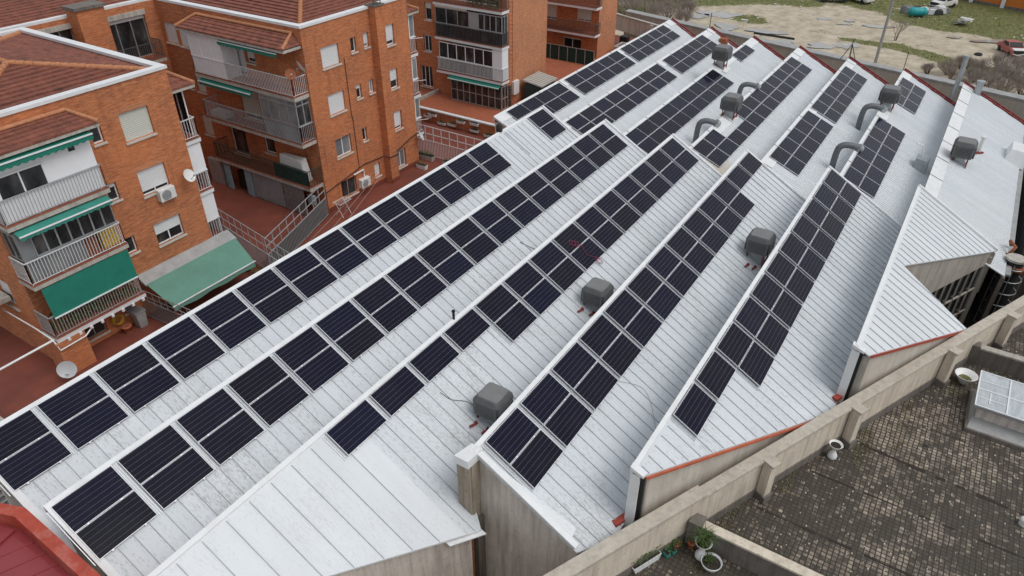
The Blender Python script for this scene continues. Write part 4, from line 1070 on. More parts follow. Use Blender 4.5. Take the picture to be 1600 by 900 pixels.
# row of plants along the fence
for k in range(13):
    y = 34.6-k*.75; x = 21.0-(35-y)*.165-.25
    p = thing('potted_plant', ('%s potted plant from the white balcony along the long grey terrace fence' % ORD[k+1]), 'potted plant', 'potted plants along the long terrace fence', (x, y, 3.0))
    c = MB().lathe([(.10,0),(.15,.26),(.165,.26),(.165,.3),(.14,.3),(.0,.27)], n=12).build('pot', 'pot_terracotta', p)
    foliage(MB(), 0, 0, .25, .26, .26, rnd.uniform(.25,.5), 70).build('plant', 'leaf' if k % 3 else 'leaf_dry', p)
wb = thing('plant_pot', 'round white pot standing alone on the red terrace by the green plants', 'pot', loc=(20.6,28.9,3.0))
MB().lathe([(.15,0),(.24,.42),(.27,.42),(.27,.5),(.22,.5),(.0,.46)], n=16).build('pot', 'slab_concrete', wb); foliage(MB(),0,0,.45,.15,.15,.15,25).build('plant', 'leaf_dry', wb)
# washing lines, drying rack, things on the terrace
wl = MB()
for k in range(3): wl.tube([(19.6, 25.2+k*.7, 4.7), (24.5, 27.2+k*.55, 4.55), (30.6, 29.6+k*.35, 4.75)], .007, 4)
tag(wl.build('washing_lines', 'cloth_white'), 'thin white washing lines strung across the red terrace beside the roof edge', 'washing line')
dk = thing('drying_rack', 'folding white clothes drying rack standing by the wall with two dark windows', 'drying rack', loc=(27.6,30.35,3.0))
m = MB()
for k in range(9): m.bar((-.5+k*.125,-.3,.95),(-.5+k*.125,.3,.95),.015)
m.bar((-.5,-.3,.95),(.5,-.3,.95),.025).bar((-.5,.3,.95),(.5,.3,.95),.025).bar((-.5,-.3,.95),(-.5,.3,.95),.025).bar((.5,-.3,.95),(.5,.3,.95),.025)
m.build('rack_top', 'white_plastic', dk)
for x in (-.35,.35): MB().bar((x,-.3,0),(x,.28,.94),.025).bar((x,.3,0),(x,-.28,.94),.025).build('leg', 'white_plastic', dk)
def ac(x, y, z, lab):
    t_ = thing('air_conditioner', lab, 'air conditioner', loc=(x, y, z))
    MB().box(-.42,.42,-.3,0,0,.6).build('body', 'white_plastic', t_, bevel=.02)
    m = MB().cyl((-.08,-.302,.3),(-.08,-.325,.3),.24,n=20).build('fan_grille', 'grey_metal', t_)
    m = MB()
    for k in range(6): m.box(-.30,.14,-.335,-.326,.1+k*.07,.115+k*.07)
    m.build('grille_bars', 'railing_grey', t_)
    MB().box(-.38,-.34,-.3,0,-.06,0).box(.34,.38,-.3,0,-.06,0).build('bracket', 'grey_metal', t_)
ac(17.15, 31.2, 8.42, 'white air conditioner unit under the middle window of the left block'); ac(30.42, 31.2, 3.6, 'white air conditioner unit low on the wall beside the shaft')
tag(MB().tube([(30.5,31.1,4.2),(30.5,31.1,4.75),(29.6,31.1,4.72)], .05, 6).build('wall_pipe', 'white_pvc'), 'white boxed pipe rising from the low air conditioner', 'pipe')
def dish(x, y, z, yaw, el, r, lab, mat='dish_grey', wall=True):
    t_ = thing('satellite_dish', lab, 'satellite dish', loc=(x, y, z), rot=(0, 0, yaw))
    m = MB(); prof = [(r*k/6, .22*r*(k/6)**2) for k in range(7)]; m.lathe(prof, n=22); m.lathe([(a, b-.012) for a, b in reversed(prof)], n=22)
    m.xf(Matrix.Rotation(pi/2-el, 4, 'Y')); m.build('reflector', mat, t_)
    d = Vector((cos(el), 0, sin(el)))
    MB().bar(Vector((0,0,-r*.8)), d*r*1.15+Vector((0,0,-r*.35)), .025).cyl(d*r*1.1+Vector((0,0,-r*.38)), d*r*1.3+Vector((0,0,-r*.3)), .04).build('feed_arm', 'grey_metal', t_)
    MB().tube([(0,0,0),(-.2,.0,0),(-.2,0,-.25)], .022, 6).build('mount', 'grey_metal', t_)
dish(18.35, 30.75, 9.25, radians(-75), .5, .33, 'white satellite dish on the gable wall right of the air conditioner', 'white_plastic')
dish(36.1, 30.85, 5.15, radians(-60), .5, .33, 'grey satellite dish at the right corner of the block beside the pale fence')
dish(9.55, 29.6, 3.7, radians(-125), .35, .40, 'large pale satellite dish at the foot of the left brick pillar')
dish(26.0, 31.15, 12.15, radians(-120), .5, .30, 'orange satellite dish on the white railing of the top balcony', 'rust')
dish(26.55, 30.9, 12.4, radians(-25), .5, .40, 'white satellite dish at the corner of the top railed balcony', 'white_plastic')
# porch clutter on the left
hz = MB()
for k in range(5):
    hz.tube([(12.85+.24*cos(a/10*pi)+.02*k, 31.05-.03*k, 3.75+.24*sin(a/10*pi)) for a in range(21)], .022, 6, cap=False)
tag(hz.build('garden_hose', 'yellow'), 'coiled yellow garden hose hung on the porch wall under the balcony', 'hose')
pt = thing('plant_pot', 'round terracotta pot on the porch floor beside the yellow hose', 'pot', loc=(13.05,30.75,3.0)); MB().lathe([(.14,0),(.22,.32),(.24,.32),(.24,.38),(.2,.38),(0,.34)], n=16).build('pot', 'pot_terracotta', pt); MB().lathe([(0,.35),(.2,.35)],n=12).build('soil','soil',pt)
bn = thing('storage_bin', 'grey plastic bin standing at the end of the left porch', 'bin', loc=(13.75,30.7,3.0)); MB().hexa([(-.2,-.25,0),(.2,-.25,0),(.2,.25,0),(-.2,.25,0),(-.26,-.3,.85),(.26,-.3,.85),(.26,.3,.85),(-.26,.3,.85)]).build('bin_body','grey_flashing',bn,bevel=.03); MB().box(-.29,.29,-.33,.33,.86,.92).build('lid','grey_metal',bn,bevel=.02)
m = MB()
for k in range(4): m.box(12.35+k*.2, 12.50+k*.2, 31.16, 31.19, 4.30, 4.5).box(12.39+k*.2, 12.46+k*.2, 31.155, 31.165, 4.34, 4.46)
tag(m.build('wall_plaque', 'white_plastic'), 'small white lettered plaque on the porch wall above the hose', 'plaque')
tag(MB().cyl((2.0,30.0,4.95),(9.75,30.2,4.95),.05).build('awning_pole', 'white_paint'), 'long white pole running from the left edge to the brick pillar corner', 'pole')
tag(MB().tube([(9.6,34.0,5.2),(9.66,31.4,5.15),(9.7,30.2,5.0),(9.72,29.9,4.5),(10.9,29.9,4.55),(11.2,29.95,4.7)],.035,6).build('wall_pipe','white_paint'), 'white pipe bent round the brick pillar under the lowest balcony', 'pipe')
sa = thing('side_awning', 'rolled teal awning on the side wall at the left edge', 'awning'); MB().box(9.2,9.85,33.2,37.5,5.9,6.1).build('housing','slab_concrete',sa); MB().hexa([(8.9,33.2,5.4),(8.95,33.2,5.4),(8.95,37.5,5.4),(8.9,37.5,5.4),(9.2,33.2,5.95),(9.25,33.2,5.95),(9.25,37.5,5.95),(9.2,37.5,5.95)]).build('awning_cloth','awning_teal',sa)
# shed on the orange terrace
sh = thing('garden_shed', 'small dark green metal shed with corrugated roof on the orange terrace', 'shed')
MB().box(49.6,52.0,29.2,30.7,3.6,5.1).build('walls','green_shed',sh)
MB().hexa([(49.5,29.0,5.1),(52.2,29.0,5.1),(52.2,30.9,5.35),(49.5,30.9,5.35),(49.5,29.0,5.16),(52.2,29.0,5.16),(52.2,30.9,5.42),(49.5,30.9,5.42)]).build('roof','galvanised',sh)
m = MB()
for k in range(8): m.bar((49.7+k*.33,29.0,5.19),(49.7+k*.33,30.9,5.45),.10,.06)
m.build('roof_ribs','cream_shutter',sh); MB().box(52.0,52.03,29.3,30.1,3.65,5.0).build('door','grey_flashing',sh)
# far terrace clutter by block four
cw = thing('parapet_wall', 'pale pink rendered wall at the far end of the terraces', 'wall')
MB().bar((73.0,27.0,4.0),(76.2,35.5,4.0),.25,1.6).build('wall','pink_concrete',cw); MB().bar((73.0,27.0,4.85),(76.2,35.5,4.85),.4,.1).build('coping','slab_concrete',cw); MB().box(73.7,74.1,29.6,30.1,2.8,4.8).build('pier','pink_concrete',cw)
struct(MB().box(68.0,73.5,27.0,36,3.0,3.3).build('far_terrace_floor','red_floor'),'dark red floor of the farthest terrace')
st_ = thing('stair_head', 'small white-edged concrete box on the far terrace next to the roof edge', 'stair head'); MB().box(66.2,68.0,28.3,30.6,3.3,4.3).build('walls','slab_concrete',st_); MB().box(66.4,67.8,28.5,30.4,4.3,4.32).build('floor','dark_concrete',st_)
tag(MB().box(70.2,70.9,31.0,31.9,3.3,4.2).build('covered_barbecue','black',bevel=.08), 'dark covered object on the far red terrace', 'covered object')

# ------------------------------------------------------------------ coolers, ducts and pipes on the roof
def cooler_parts(r, s=1.0):
    w, h = .58*s, .92*s
    m = MB()
    def ring(z, a, c=.12):   # rounded square
        p = []
        for (sx, sy, a0) in ((1,1,0),(-1,1,90),(-1,-1,180),(1,-1,270)):
            for q in (0,30,60,90):
                an = radians(a0+q); p.append((sx*(a-c)+c*cos(an), sy*(a-c)+c*sin(an), z))
        return p
    zs = [(0,w*.84),(.05,w*.88),(h*.66,w*.99),(h*.80,w),(h*.93,w*.88),(h,w*.80)]
    vs = [v for z, a in zs for v in ring(z, a)]; fs = []
    for i in range(len(zs)-1):
        for k in range(16): fs.append((i*16+k, i*16+(k+1)%16, (i+1)*16+(k+1)%16, (i+1)*16+k))
    m.add(vs, fs, False); m.add(vs, [tuple(reversed(range(16)))])
    m.build('housing', 'cooler_plastic', r)
    MB().add(ring(h-.0, w*.805)+ring(h+.03, w*.76), [(k,(k+1)%16,16+(k+1)%16,16+k) for k in range(16)]+[tuple(range(16,32))]).build('lid', 'cooler_top', r)
    for (ax, sg) in (('x',-1),('x',1),('y',-1),('y',1)):
        p = MB(); q = MB()
        def bx_(mm, u0,u1,d0,d1,z0,z1):
            if ax == 'x': mm.box(sg*d0,sg*d1,u0,u1,z0,z1)
            else: mm.box(u0,u1,sg*d0,sg*d1,z0,z1)
        bx_(p, -w*.76, w*.76, w*.86, w*.985, .10*s, h*.74)
        p.build('louvre_panel', 'louvre_dark', r)
        for k in range(7):
            z = .13*s+k*(h*.74-.14*s)/7
            bx_(q, -w*.75, w*.75, w*.985, w*1.035, z, z+.035*s)
        for u in (-w*.8, w*.8): bx_(q, u-.03, u+.03, w*.97, w*1.02, .08*s, h*.78)
        bx_(q, -w*.8, w*.8, w*.97, w*1.02, h*.75, h*.79); bx_(q, -w*.8, w*.8, w*.95, w*1.0, .06*s, .10*s)
        q.build('louvre_slats', 'cooler_slat', r)
COOL = [(15.15, 10.55, 6.62, .98, 'near', 'dark evaporative cooler nearest the camera, above three red brackets beside the fourth ridge'),
        (23.25, 10.6, 6.55, .98, 'near', 'dark evaporative cooler halfway along the fourth ridge of the near roof'),
        (31.2, 5.95, 6.60, 1.05, 'near', 'dark evaporative cooler behind the rightmost near ridge, on a red stand'),
        (58.9, 17.5, 6.95, 1.2, 'far', 'dark evaporative cooler farthest away, on the third far ridge'),
        (48.35, 13.15, 6.85, 1.12, 'far', 'dark evaporative cooler over a patch of bare roof on the fourth far ridge'),
        (56.0, 4.25, 6.85, 1.15, 'far', 'dark evaporative cooler beside the small far panel group on the sixth far ridge'),
        (49.6, -1.15, 6.35, 1.15, 'far', 'dark evaporative cooler on the rightmost far roof with no panels')]
for (x, y, z, s_, kind, lab) in COOL:
    s_ *= .94
    r = thing('evaporative_cooler', lab, 'cooler', 'evaporative coolers on the factory roof', (x, y, z)); cooler_parts(r, s_)
    d = -1.05 if kind == 'near' else -.75
    MB().box(-.28,.28,-.28,.28,d+.2,0).build('duct_neck','galvanised',r)
    for (sx, sy) in ((-1,-1),(1,-1),(-1,1),(1,1)): MB().bar((sx*.40,sy*.40,d+.25-.3*(sy<0)),(sx*.40,sy*.40,0),.06).build('leg','red_steel',r)
    for sx in (-1, 1): MB().bar((sx*.40,-.62,d+.02-.12),(sx*.40,.5,d+.42),.09,.08).build('foot_rail','red_steel',r)
    MB().bar((-.45,-.40,-.52 if kind=='near' else -.45),(.45,-.40,-.52 if kind=='near' else -.45),.07).build('cross_rail','red_steel',r)
    if kind == 'far': MB().hexa([(-.6,-.75,d-.15),(.75,-.75,d-.15),(.75,.5,d+.36),(-.6,.5,d+.36),(-.6,-.75,d-.10),(.75,-.75,d-.10),(.75,.5,d+.41),(-.6,.5,d+.41)]).build('curb_patch','coping_stone' if (x < 49 and y > 10) else 'white_trim',r)
# loose red brackets beside the near coolers
def slope_z(i, y): return ZR1-S1*(RY[i]-y)
for (i, pts, nm) in ((2, [(14.2,10.9),(14.35,10.5)], 'nearest'), (2, [(22.2,10.95),(22.5,10.55)], 'middle'), (3, [(29.9,6.15),(30.15,5.85),(30.4,5.5)], 'rightmost')):
    for k, (x, y) in enumerate(pts):
        z = slope_z(i, y)+.05
        m = MB().bar((x-.02,y-.02,z+.03),(x+.28,y-.10,z+.0),.09,.06,up=(0,-.5,.87)).bar((x+.26,y-.14,z+.0),(x+.28,y-.02,z+.05),.06,.1)
        tag(m.build('steel_bracket','red_steel'), 'short red steel bracket, %s of those beside the %s near cooler' % (('uppermost','lowest','last')[k] if len(pts)==2 else ('uppermost','middle','lowest')[k], nm), 'bracket', 'red brackets left by the coolers')
def duct(x, yr, z, lab, sc=1.0):
    pts = [Vector((x+.25*sc, yr-.06, z+.26)), Vector((x+.18*sc, yr+.25, z+.30*sc)), Vector((x+.05, yr+.55*sc, z+.34*sc)), Vector((x-.05, yr+.82*sc, z+.22*sc)), Vector((x-.10, yr+.92*sc, z-.10)), Vector((x-.12, yr+.95*sc, z-.70)), Vector((x-.12, yr+.95*sc, z-1.5))]
    sm_ = []
    for k in range(len(pts)-1):
        a = pts[max(k-1,0)]; b = pts[k]; c = pts[k+1]; d = pts[min(k+2,len(pts)-1)]
        for q in range(5):
            t_ = q/5; sm_.append(.5*((2*b)+(c-a)*t_+(2*a-5*b+4*c-d)*t_*t_+(3*b-a-3*c+d)*t_**3))
    rs = [.165*sc*(1+.05*(k % 2)) for k in range(len(sm_))]
    r = thing('air_duct', lab, 'duct', 'grey bent ducts over the far ridges')
    MB().tube(sm_, rs, 12).build('duct_hose', 'duct_foil', r); MB().cyl(pts[0]+Vector((.12,-.12,-.12)), pts[0]+Vector((-.02,.04,.06)), .23*sc).build('collar','galvanised',r)
duct(51.6, RY2[4]+.0+4.43, 6.2, 'x') if 0 else None
duct(45.6, RY2[3], 6.35, 'bent grey duct over the fourth far ridge, left of the bare roof patch', 1.1)
duct(54.2, RY2[3], 6.35, 'x', 1.1) if 0 else None
duct(46.4, RY2[5], 6.35, 'bent grey duct over the sixth far ridge, nearest to the camera', 1.15)
duct(54.6, RY2[5], 6.35, 'bent grey duct over the sixth far ridge joining the cooler', 1.15)
duct(54.5, RY2[3], 6.35, 'bent grey duct over the fourth far ridge, farther along the panel row', 1.1)
def cap_pipe(x, y, z0, z1, r_, lab, mat='galvanised', name='vent_pipe'):
    t_ = thing(name, lab, 'vent pipe', loc=(x, y, z0)); MB().cyl((0,0,0),(0,0,z1-z0),r_,n=14).build('pipe',mat,t_); MB().cyl((0,0,z1-z0+.02),(0,0,z1-z0+.16),r_*1.25,n=14).build('cap',mat,t_)
cap_pipe(65.2, .55, 4.6, 8.2, .17, 'tall silver vent pipe at the far corner of the rightmost ridge')
cap_pipe(64.0, -.95, 5.9, 6.85, .24, 'short grey vent pipe on the rightmost far roof near its far edge')
cap_pipe(52.9, -2.05, 5.5, 6.5, .12, 'thin white vent pipe on red bracket right of the panel-less cooler', 'white_plastic')
tag(MB().bar((51.6,-1.5,5.85),(53.2,-2.3,5.5),.14,.12).build('support_bar','red_steel'), 'red steel bar at the foot of the thin white vent pipe', 'bar')
# galvanised hopper in the valley
hp = thing('sheet_metal_hopper', 'pale sheet-metal hopper standing in the valley by the rightmost ridge', 'hopper', loc=(49.9,.75,4.55))
MB().hexa([(-.55,-.35,0),(.55,-.35,0),(.55,.55,.1),(-.55,.55,.1),(-.4,-.25,1.0),(.5,-.3,1.05),(.5,.45,1.15),(-.4,.45,1.1)]).build('body','galvanised',hp); MB().tube([(0,.2,1.1),(-.1,.3,1.9),(-.5,.7,2.1)],.04,6).build('stay','white_paint',hp)
hc = thing('roof_hood', 'white sheet hood at the right edge of the far roof', 'hood', loc=(55.6,-4.3,4.4))
MB().hexa([(-1.1,-.6,0),(.9,-.6,0),(.9,.7,.2),(-1.1,.7,.2),(-.7,-.6,1.0),(.9,-.6,1.0),(.9,.4,1.1),(-.7,.4,1.1)]).build('body','white_trim',hc)
MB().tube([(-.2,-.7,.2),(-.2,-.8,1.3),(.4,-.85,1.6)],.12,8).build('pipework','galvanised',hc)
# antenna tripods and rods at the far ridge ends
for (x, y, h, lab) in ((66.7, 9.0, 1.6, 'small black tripod antenna on the tip of the fifth far ridge'), (69.9, 22.4, 1.4, 'thin antenna rod at the tip of the second far ridge'), (65.7, 4.6, 1.5, 'thin antenna rod at the tip of the sixth far ridge')):
    m = MB().bar((x,y,6.4),(x,y,6.4+h),.05)
    if h == 1.6:
        for a in (0,2.1,4.2): m.bar((x,y,6.4+h*.75),(x+.7*cos(a),y+.7*sin(a),6.35),.045)
    tag(m.build('antenna','black'), lab, 'antenna')
tag(MB().box(67.9,68.6,20.0,20.7,5.3,6.1).build('wall_vent_box','rust',bevel=.04), 'brown vent box behind the valley between far ridges', 'vent box')
tag(MB().bar((69.1,17.9,6.75),(69.0,14.2,6.75),.2,.16).build('cable_tray','black'), 'black cable tray along the rear wall between two ridge tips', 'cable tray')
# small items on the near roof
tag(MB().lathe([(0,0),(.16,0),(.2,.1),(.2,.4),(.12,.5),(0,.52)],(33.9,22.75,7.98),10).build('chimney_cowl','rubber_black'), 'small dark cowl on the leftmost ridge before the lone far pair', 'cowl')
tag(MB().cyl((17.25,13.78,8.0),(17.25,13.78,8.35),.05).lathe([(.02,0),(.08,.06),(.06,.12)],(17.25,13.78,8.33),8).build('ridge_sensor','black'), 'tiny black sensor post on the third near ridge', 'sensor')
def cable(pts, mat, lab, r=.012, i=None):
    m = MB(); P = [Vector(p) for p in pts]; sm_ = []
    for k in range(len(P)-1):
        a = P[max(k-1,0)]; b = P[k]; c = P[k+1]; d = P[min(k+2,len(P)-1)]
        for q in range(6):
            t_ = q/6; sm_.append(.5*((2*b)+(c-a)*t_+(2*a-5*b+4*c-d)*t_*t_+(3*b-a-3*c+d)*t_**3))
    sm_.append(P[-1]); m.tube(sm_, r, 5); tag(m.build('loose_cable', mat), lab, 'cable')
def on(i, x, y, h=.03): return (x, y, ZR1-S1*(RY[i]-y)+h)
cable([on(3,18.6,7.4),on(3,19.2,6.7),on(3,19.0,6.2),on(3,18.2,5.6),on(3,17.5,5.2)], 'grey_metal', 'thin grey cable curling over the sheets left of the rightmost near ridge', .008)
cable([on(2,14.4,12.3),on(2,14.5,11.9),on(2,14.9,11.5),on(2,15.0,11.0)], 'black', 'thin black cable running to the nearest cooler', .009)
cable([on(1,25.4,15.9),on(1,25.9,15.1),on(1,26.7,14.9),on(1,26.9,14.4)], 'black', 'loose cable across the bare sheets of the second near tooth', .012)
w = []
for k in range(26): a = k*.75; w.append(on(2,25.15+.0+.16*cos(a)+.012*k,13.0+.12*sin(a)-.010*k,.17))
w += [on(2,25.5,12.6,.17),on(2,25.3,12.2,.17),on(2,25.55,11.9,.17)]
for k in range(22): a = k*.7; w.append(on(2,25.55+.15*cos(a),11.75+.13*sin(a)-.006*k,.17))
tag(MB().tube(w,.010,5).build('red_wire','red_wire'), 'tangled red wire lying on panels of the third near row', 'wire')

# ------------------------------------------------------------------ parapet wall, patio and what stands on it
def PI(x): return 3.32-.4575*(x-16.26)      # inner top edge
pp = thing('parapet_wall', 'long beige rendered parapet wall with piers along the tiled patio', 'wall')
def pseg(x0, x1, z0, z1, t0, t1, mt, nm, off=0):
    m = MB(); n = int((x1-x0)/1.0)+1
    for k in range(n):
        a = x0+(x1-x0)*k/n; b = x0+(x1-x0)*(k+1)/n; d0 = (.416*t0, .909*t0); d1 = (.416*t1, .909*t1)
        m.hexa([(a-d1[0],PI(a)-d1[1],z0),(b-d1[0],PI(b)-d1[1],z0),(b-d0[0],PI(b)-d0[1],z0),(a-d0[0],PI(a)-d0[1],z0),
                (a-d1[0],PI(a)-d1[1],z1),(b-d1[0],PI(b)-d1[1],z1),(b-d0[0],PI(b)-d0[1],z1),(a-d0[0],PI(a)-d0[1],z1)])
    return m.build(nm, mt, pp)
pseg(6, 16.25, 0, 6.02, .03, .33, 'parapet_plaster', 'wall'); pseg(16.25, 60, 0, 5.92, .05, .32, 'parapet_plaster', 'wall')
pseg(6, 16.3, 6.02, 6.14, -.04, .42, 'coping_stone', 'coping'); pseg(16.25, 60, 5.92, 6.02, -.02, .40, 'coping_stone', 'coping')
pseg(6, 60, 4.2, 4.55, .321, .36, 'dark_concrete', 'skirting')
for k, x in enumerate((18.95, 23.25, 28.9, 33.0, 38.5, 44.0)):
    y = PI(x)-.33; u = Vector((.909,-.416,0)); v = Vector((-.416,-.909,0)); c = Vector((x-.14,y,0))
    def pr(w0, w1, d, z0, z1, mt, nm):
        q = [c-u*w0, c+u*w0, c+u*w0+v*d, c-u*w0+v*d]; q = [q[3],q[2],q[1],q[0]]
        MB().hexa([(*p.xy,z0) for p in q]+[(*p.xy,z1) for p in q]).build(nm, mt, pp)
    pr(.17,.17,.34,4.2,5.98,'parapet_plaster','pier'); pr(.22,.22,.42,5.985,6.06,'coping_stone','pier_cap'); pr(.22,.22,.42,4.2,4.5,'dark_concrete','pier_base')
struct(MB().prism([(5,9.0),(5,-60),(60,-60),(60,PI(60)-.2),(11,PI(11)-.2)], 3.9, 4.2).build('patio_floor','patio_tile'), 'mossy tiled flat roof patio at the lower right')
cw1 = thing('patio_divider_wall', 'low stained concrete divider wall ending at the foliage pots', 'wall')
MB().box(15.62,15.84,-9,2.95,4.2,5.12).build('wall','dark_concrete',cw1); MB().box(15.56,15.90,-9,3.05,5.12,5.2).build('coping','parapet_plaster',cw1); MB().box(15.5,15.98,2.75,3.2,4.2,5.28).build('end_pier','dark_concrete',cw1)
cw2 = thing('patio_divider_wall', 'low stained concrete divider wall behind the glass skylight', 'wall')
MB().box(30.9,31.12,-14,-3.85,4.2,5.05).build('wall','dark_concrete',cw2); MB().box(30.84,31.18,-14,-3.8,5.05,5.13).build('coping','grey_concrete',cw2); MB().box(30.8,31.22,-4.0,-3.6,4.2,5.2).build('end_pier','dark_concrete',cw2)
# tile joints, worn strips
m = MB().box(12,16,-.02,.02,4.2,4.205) if 0 else None
sk = thing('skylight', 'glass-roofed skylight box with beige walls on the patio', 'skylight')
MB().box(26.2,28.9,-14,-4.05,4.2,4.36).build('plinth','dark_concrete',sk); MB().hexa([(26.3,-14,4.36),(28.75,-14,4.36),(28.75,-4.12,4.36),(26.3,-4.12,4.36),(26.85,-14,4.5),(28.6,-14,4.5),(28.6,-4.2,4.5),(26.85,-4.2,4.5)]).build('flashing','grey_flashing',sk)
MB().box(26.9,28.55,-14,-4.3,4.4,5.2).build('walls','pink_concrete',sk)
MB().hexa([(26.72,-14,5.18),(28.75,-14,5.36),(28.75,-4.08,5.36),(26.72,-4.08,5.18),(26.72,-14,5.215),(28.75,-14,5.395),(28.75,-4.08,5.395),(26.72,-4.08,5.215)]).build('glass_roof','skylight_glass',sk)
m = MB()
for k in range(9): y = -4.1-k*1.05; m.bar((26.7,y,5.23),(28.78,y,5.415),.05,.035)
for t_ in (0,.48,1): x = 26.7+t_*2.07; m.bar((x,-4.08,5.225+t_*.185),(x,-14,5.225+t_*.185),.05,.035)
m.bar((27.2,-4.15,5.27),(27.2,-5.1,5.27),.035,.03).bar((28.2,-4.15,5.36),(28.2,-5.1,5.36),.035,.03).bar((26.95,-4.55,5.25),(27.6,-4.55,5.31),.035,.03)
m.build('glazing_bars','white_trim',sk); MB().box(26.66,26.72,-14,-4.05,5.10,5.2).build('front_gutter','grey_metal',sk)
# hourglass planters and pots
def hourglass(x, y, z, lab, mat='white_paint', plant=None, sc=1.0, fill='puddle_water'):
    t_ = thing('hourglass_planter', lab, 'planter', loc=(x, y, z), rot=(0,0,.4)); t_.scale = (sc,)*3
    MB().lathe([(0,0),(.20,0),(.24,.06),(.235,.2),(.13,.42),(.085,.52),(.11,.62),(.22,.78),(.33,.95),(.345,.97),(.32,.97),(.2,.8),(.0,.74)], n=24).build('pot', mat, t_)
    MB().lathe([(0,.88),(.275,.88)], n=20).build('water' if not plant else 'soil', 'soil', t_)
    if plant: blades(MB(),0,0,.85,.2,.8,220,.014,.9).build('plant', plant, t_)
hourglass(22.0, -.05, 4.2, 'white hourglass-shaped planter with dark contents beside the parapet pier', sc=.72)
hourglass(15.25, 2.55, 4.2, 'white hourglass planter overflowing with long green grassy leaves', plant='leaf', sc=.8)
rp = thing('ring_planter', 'half-sunk white ring planter filled with moss beyond the skylight corner', 'planter', loc=(29.3,-3.75,4.2))
MB().lathe([(.12,0),(.42,.45),(.44,.47),(.41,.47),(.1,.06)], n=24).build('ring','white_paint',rp); MB().lathe([(0,.26),(.28,.26)],n=18).build('moss','leaf_dry',rp); foliage(MB(),0,0,.22,.25,.25,.08,60,.03,.06).build('moss_tufts','leaf',rp)
bw_ = thing('bowl_planter', 'round white bowl of dark soil and thin leaves by the divider wall', 'planter', loc=(15.05,2.15,4.2))
MB().lathe([(.16,0),(.27,.14),(.34,.32),(.33,.335),(.315,.32),(.29,.25),(0,.24)], n=24).build('bowl','white_paint',bw_); MB().lathe([(0,.26),(.295,.26)],n=18).build('soil','soil',bw_); blades(MB(),.05,.1,.2,.16,.35,60,.010,1.0).build('plant','leaf',bw_)
tr = trough(14.05, 4.0, 4.2, 1.15, .34, .28, 'long white trough of feathery green weeds against the parapet', 'white_paint', 'x', 'leaf', 0); tr.rotation_euler = (0,0,-.43)
blades(MB(),0,.0,.25,.01,.01,1).v; mm = MB()
for k in range(14): blades(mm, -.5+k*.075, .05, .26, .1, .42, 30, .008, .9)
mm.build('plant','leaf',tr)
for k, (x, y) in enumerate(((14.75,3.62),(14.98,3.50))):
    g = trough(x, y, 4.2, .5, .18, .16, '%s of two small teal troughs beside the feathery weeds' % ('left' if k == 0 else 'right'), 'awning_teal', 'y', 'leaf', 25); g.rotation_euler = (0,0,-.43)
for (x, y, lab, n) in ((15.15,3.35,'small terracotta pot with a leafy green plant near the parapet corner',80),(15.45,2.95,'terracotta pot behind the grassy hourglass planter',30),(15.5,2.65,'terracotta pot next to the divider wall end',10),(18.4,2.45,'dark pot with spiky pale leaves at the parapet pier foot',0)):
    p = thing('potted_plant', lab, 'potted plant', loc=(x, y, 4.2)); MB().lathe([(.09,0),(.13,.22),(.145,.22),(.145,.26),(.12,.26),(0,.24)], n=14).build('pot','pot_terracotta',p)
    if n: foliage(MB(),0,0,.22,.16,.16,.22,n,.04,.09).build('plant','leaf',p)
    else: blades(MB(),0,0,.2,.12,.6,70,.02,1.0).build('plant','leaf_dry',p)
vp = thing('vent_pipe', 'short white vent stub standing at the right edge of the patio', 'vent pipe', loc=(22.4,-6.2,4.2)); MB().cyl((0,0,0),(0,0,.2),.13,n=14).build('pipe','white_plastic',vp); MB().lathe([(.15,.2),(.15,.26),(.07,.32),(0,.33)],n=14).build('cap','white_plastic',vp)
pb = MB().cyl((18.72,2.12,4.25),(18.62,2.25,5.0),.07,n=10); tag(pb.build('clay_pipe','slab_concrete'), 'short pale pipe leaning against the parapet pier near the spiky plant', 'pipe')
tag(MB().box(24.45,24.62,-3.0,-2.83,4.2,4.206).build('floor_drain','black'), 'small square drain in the grey stain before the skylight', 'drain')
mt_ = MB()
for (cx, cy, rx, ry, n) in ((29.2,-3.4,1.2,.7,500),(23.2,-.9,1.2,.25,220),(17.5,2.2,2.0,.25,260),(15.2,2.6,.8,.7,200),(13.2,4.0,1.2,.3,150),(20.6,1.0,1.5,.2,200),(25.5,-2.0,2.0,.2,220)): foliage(mt_, cx, cy, 4.2, rx, ry, .05, n, .025, .06)
o = mt_.build('moss','leaf_dry'); tag(o, 'tufts of moss and litter along the foot of the parapet', 'moss', kind='stuff')
lt = MB()
for _ in range(1500):
    x = rnd.uniform(13, 40); y = rnd.uniform(-14, PI(x)-.5); s_ = rnd.uniform(.012,.035)
    if abs(x-15.7) < .3 or (26 < x < 29 and y < -4): continue
    lt.box(x-s_,x+s_,y-s_*.7,y+s_*.7,4.2,4.2+s_*.6)
tag(lt.build('grit','coping_stone'), 'loose pale grit scattered over the patio tiles', 'grit', kind='stuff')

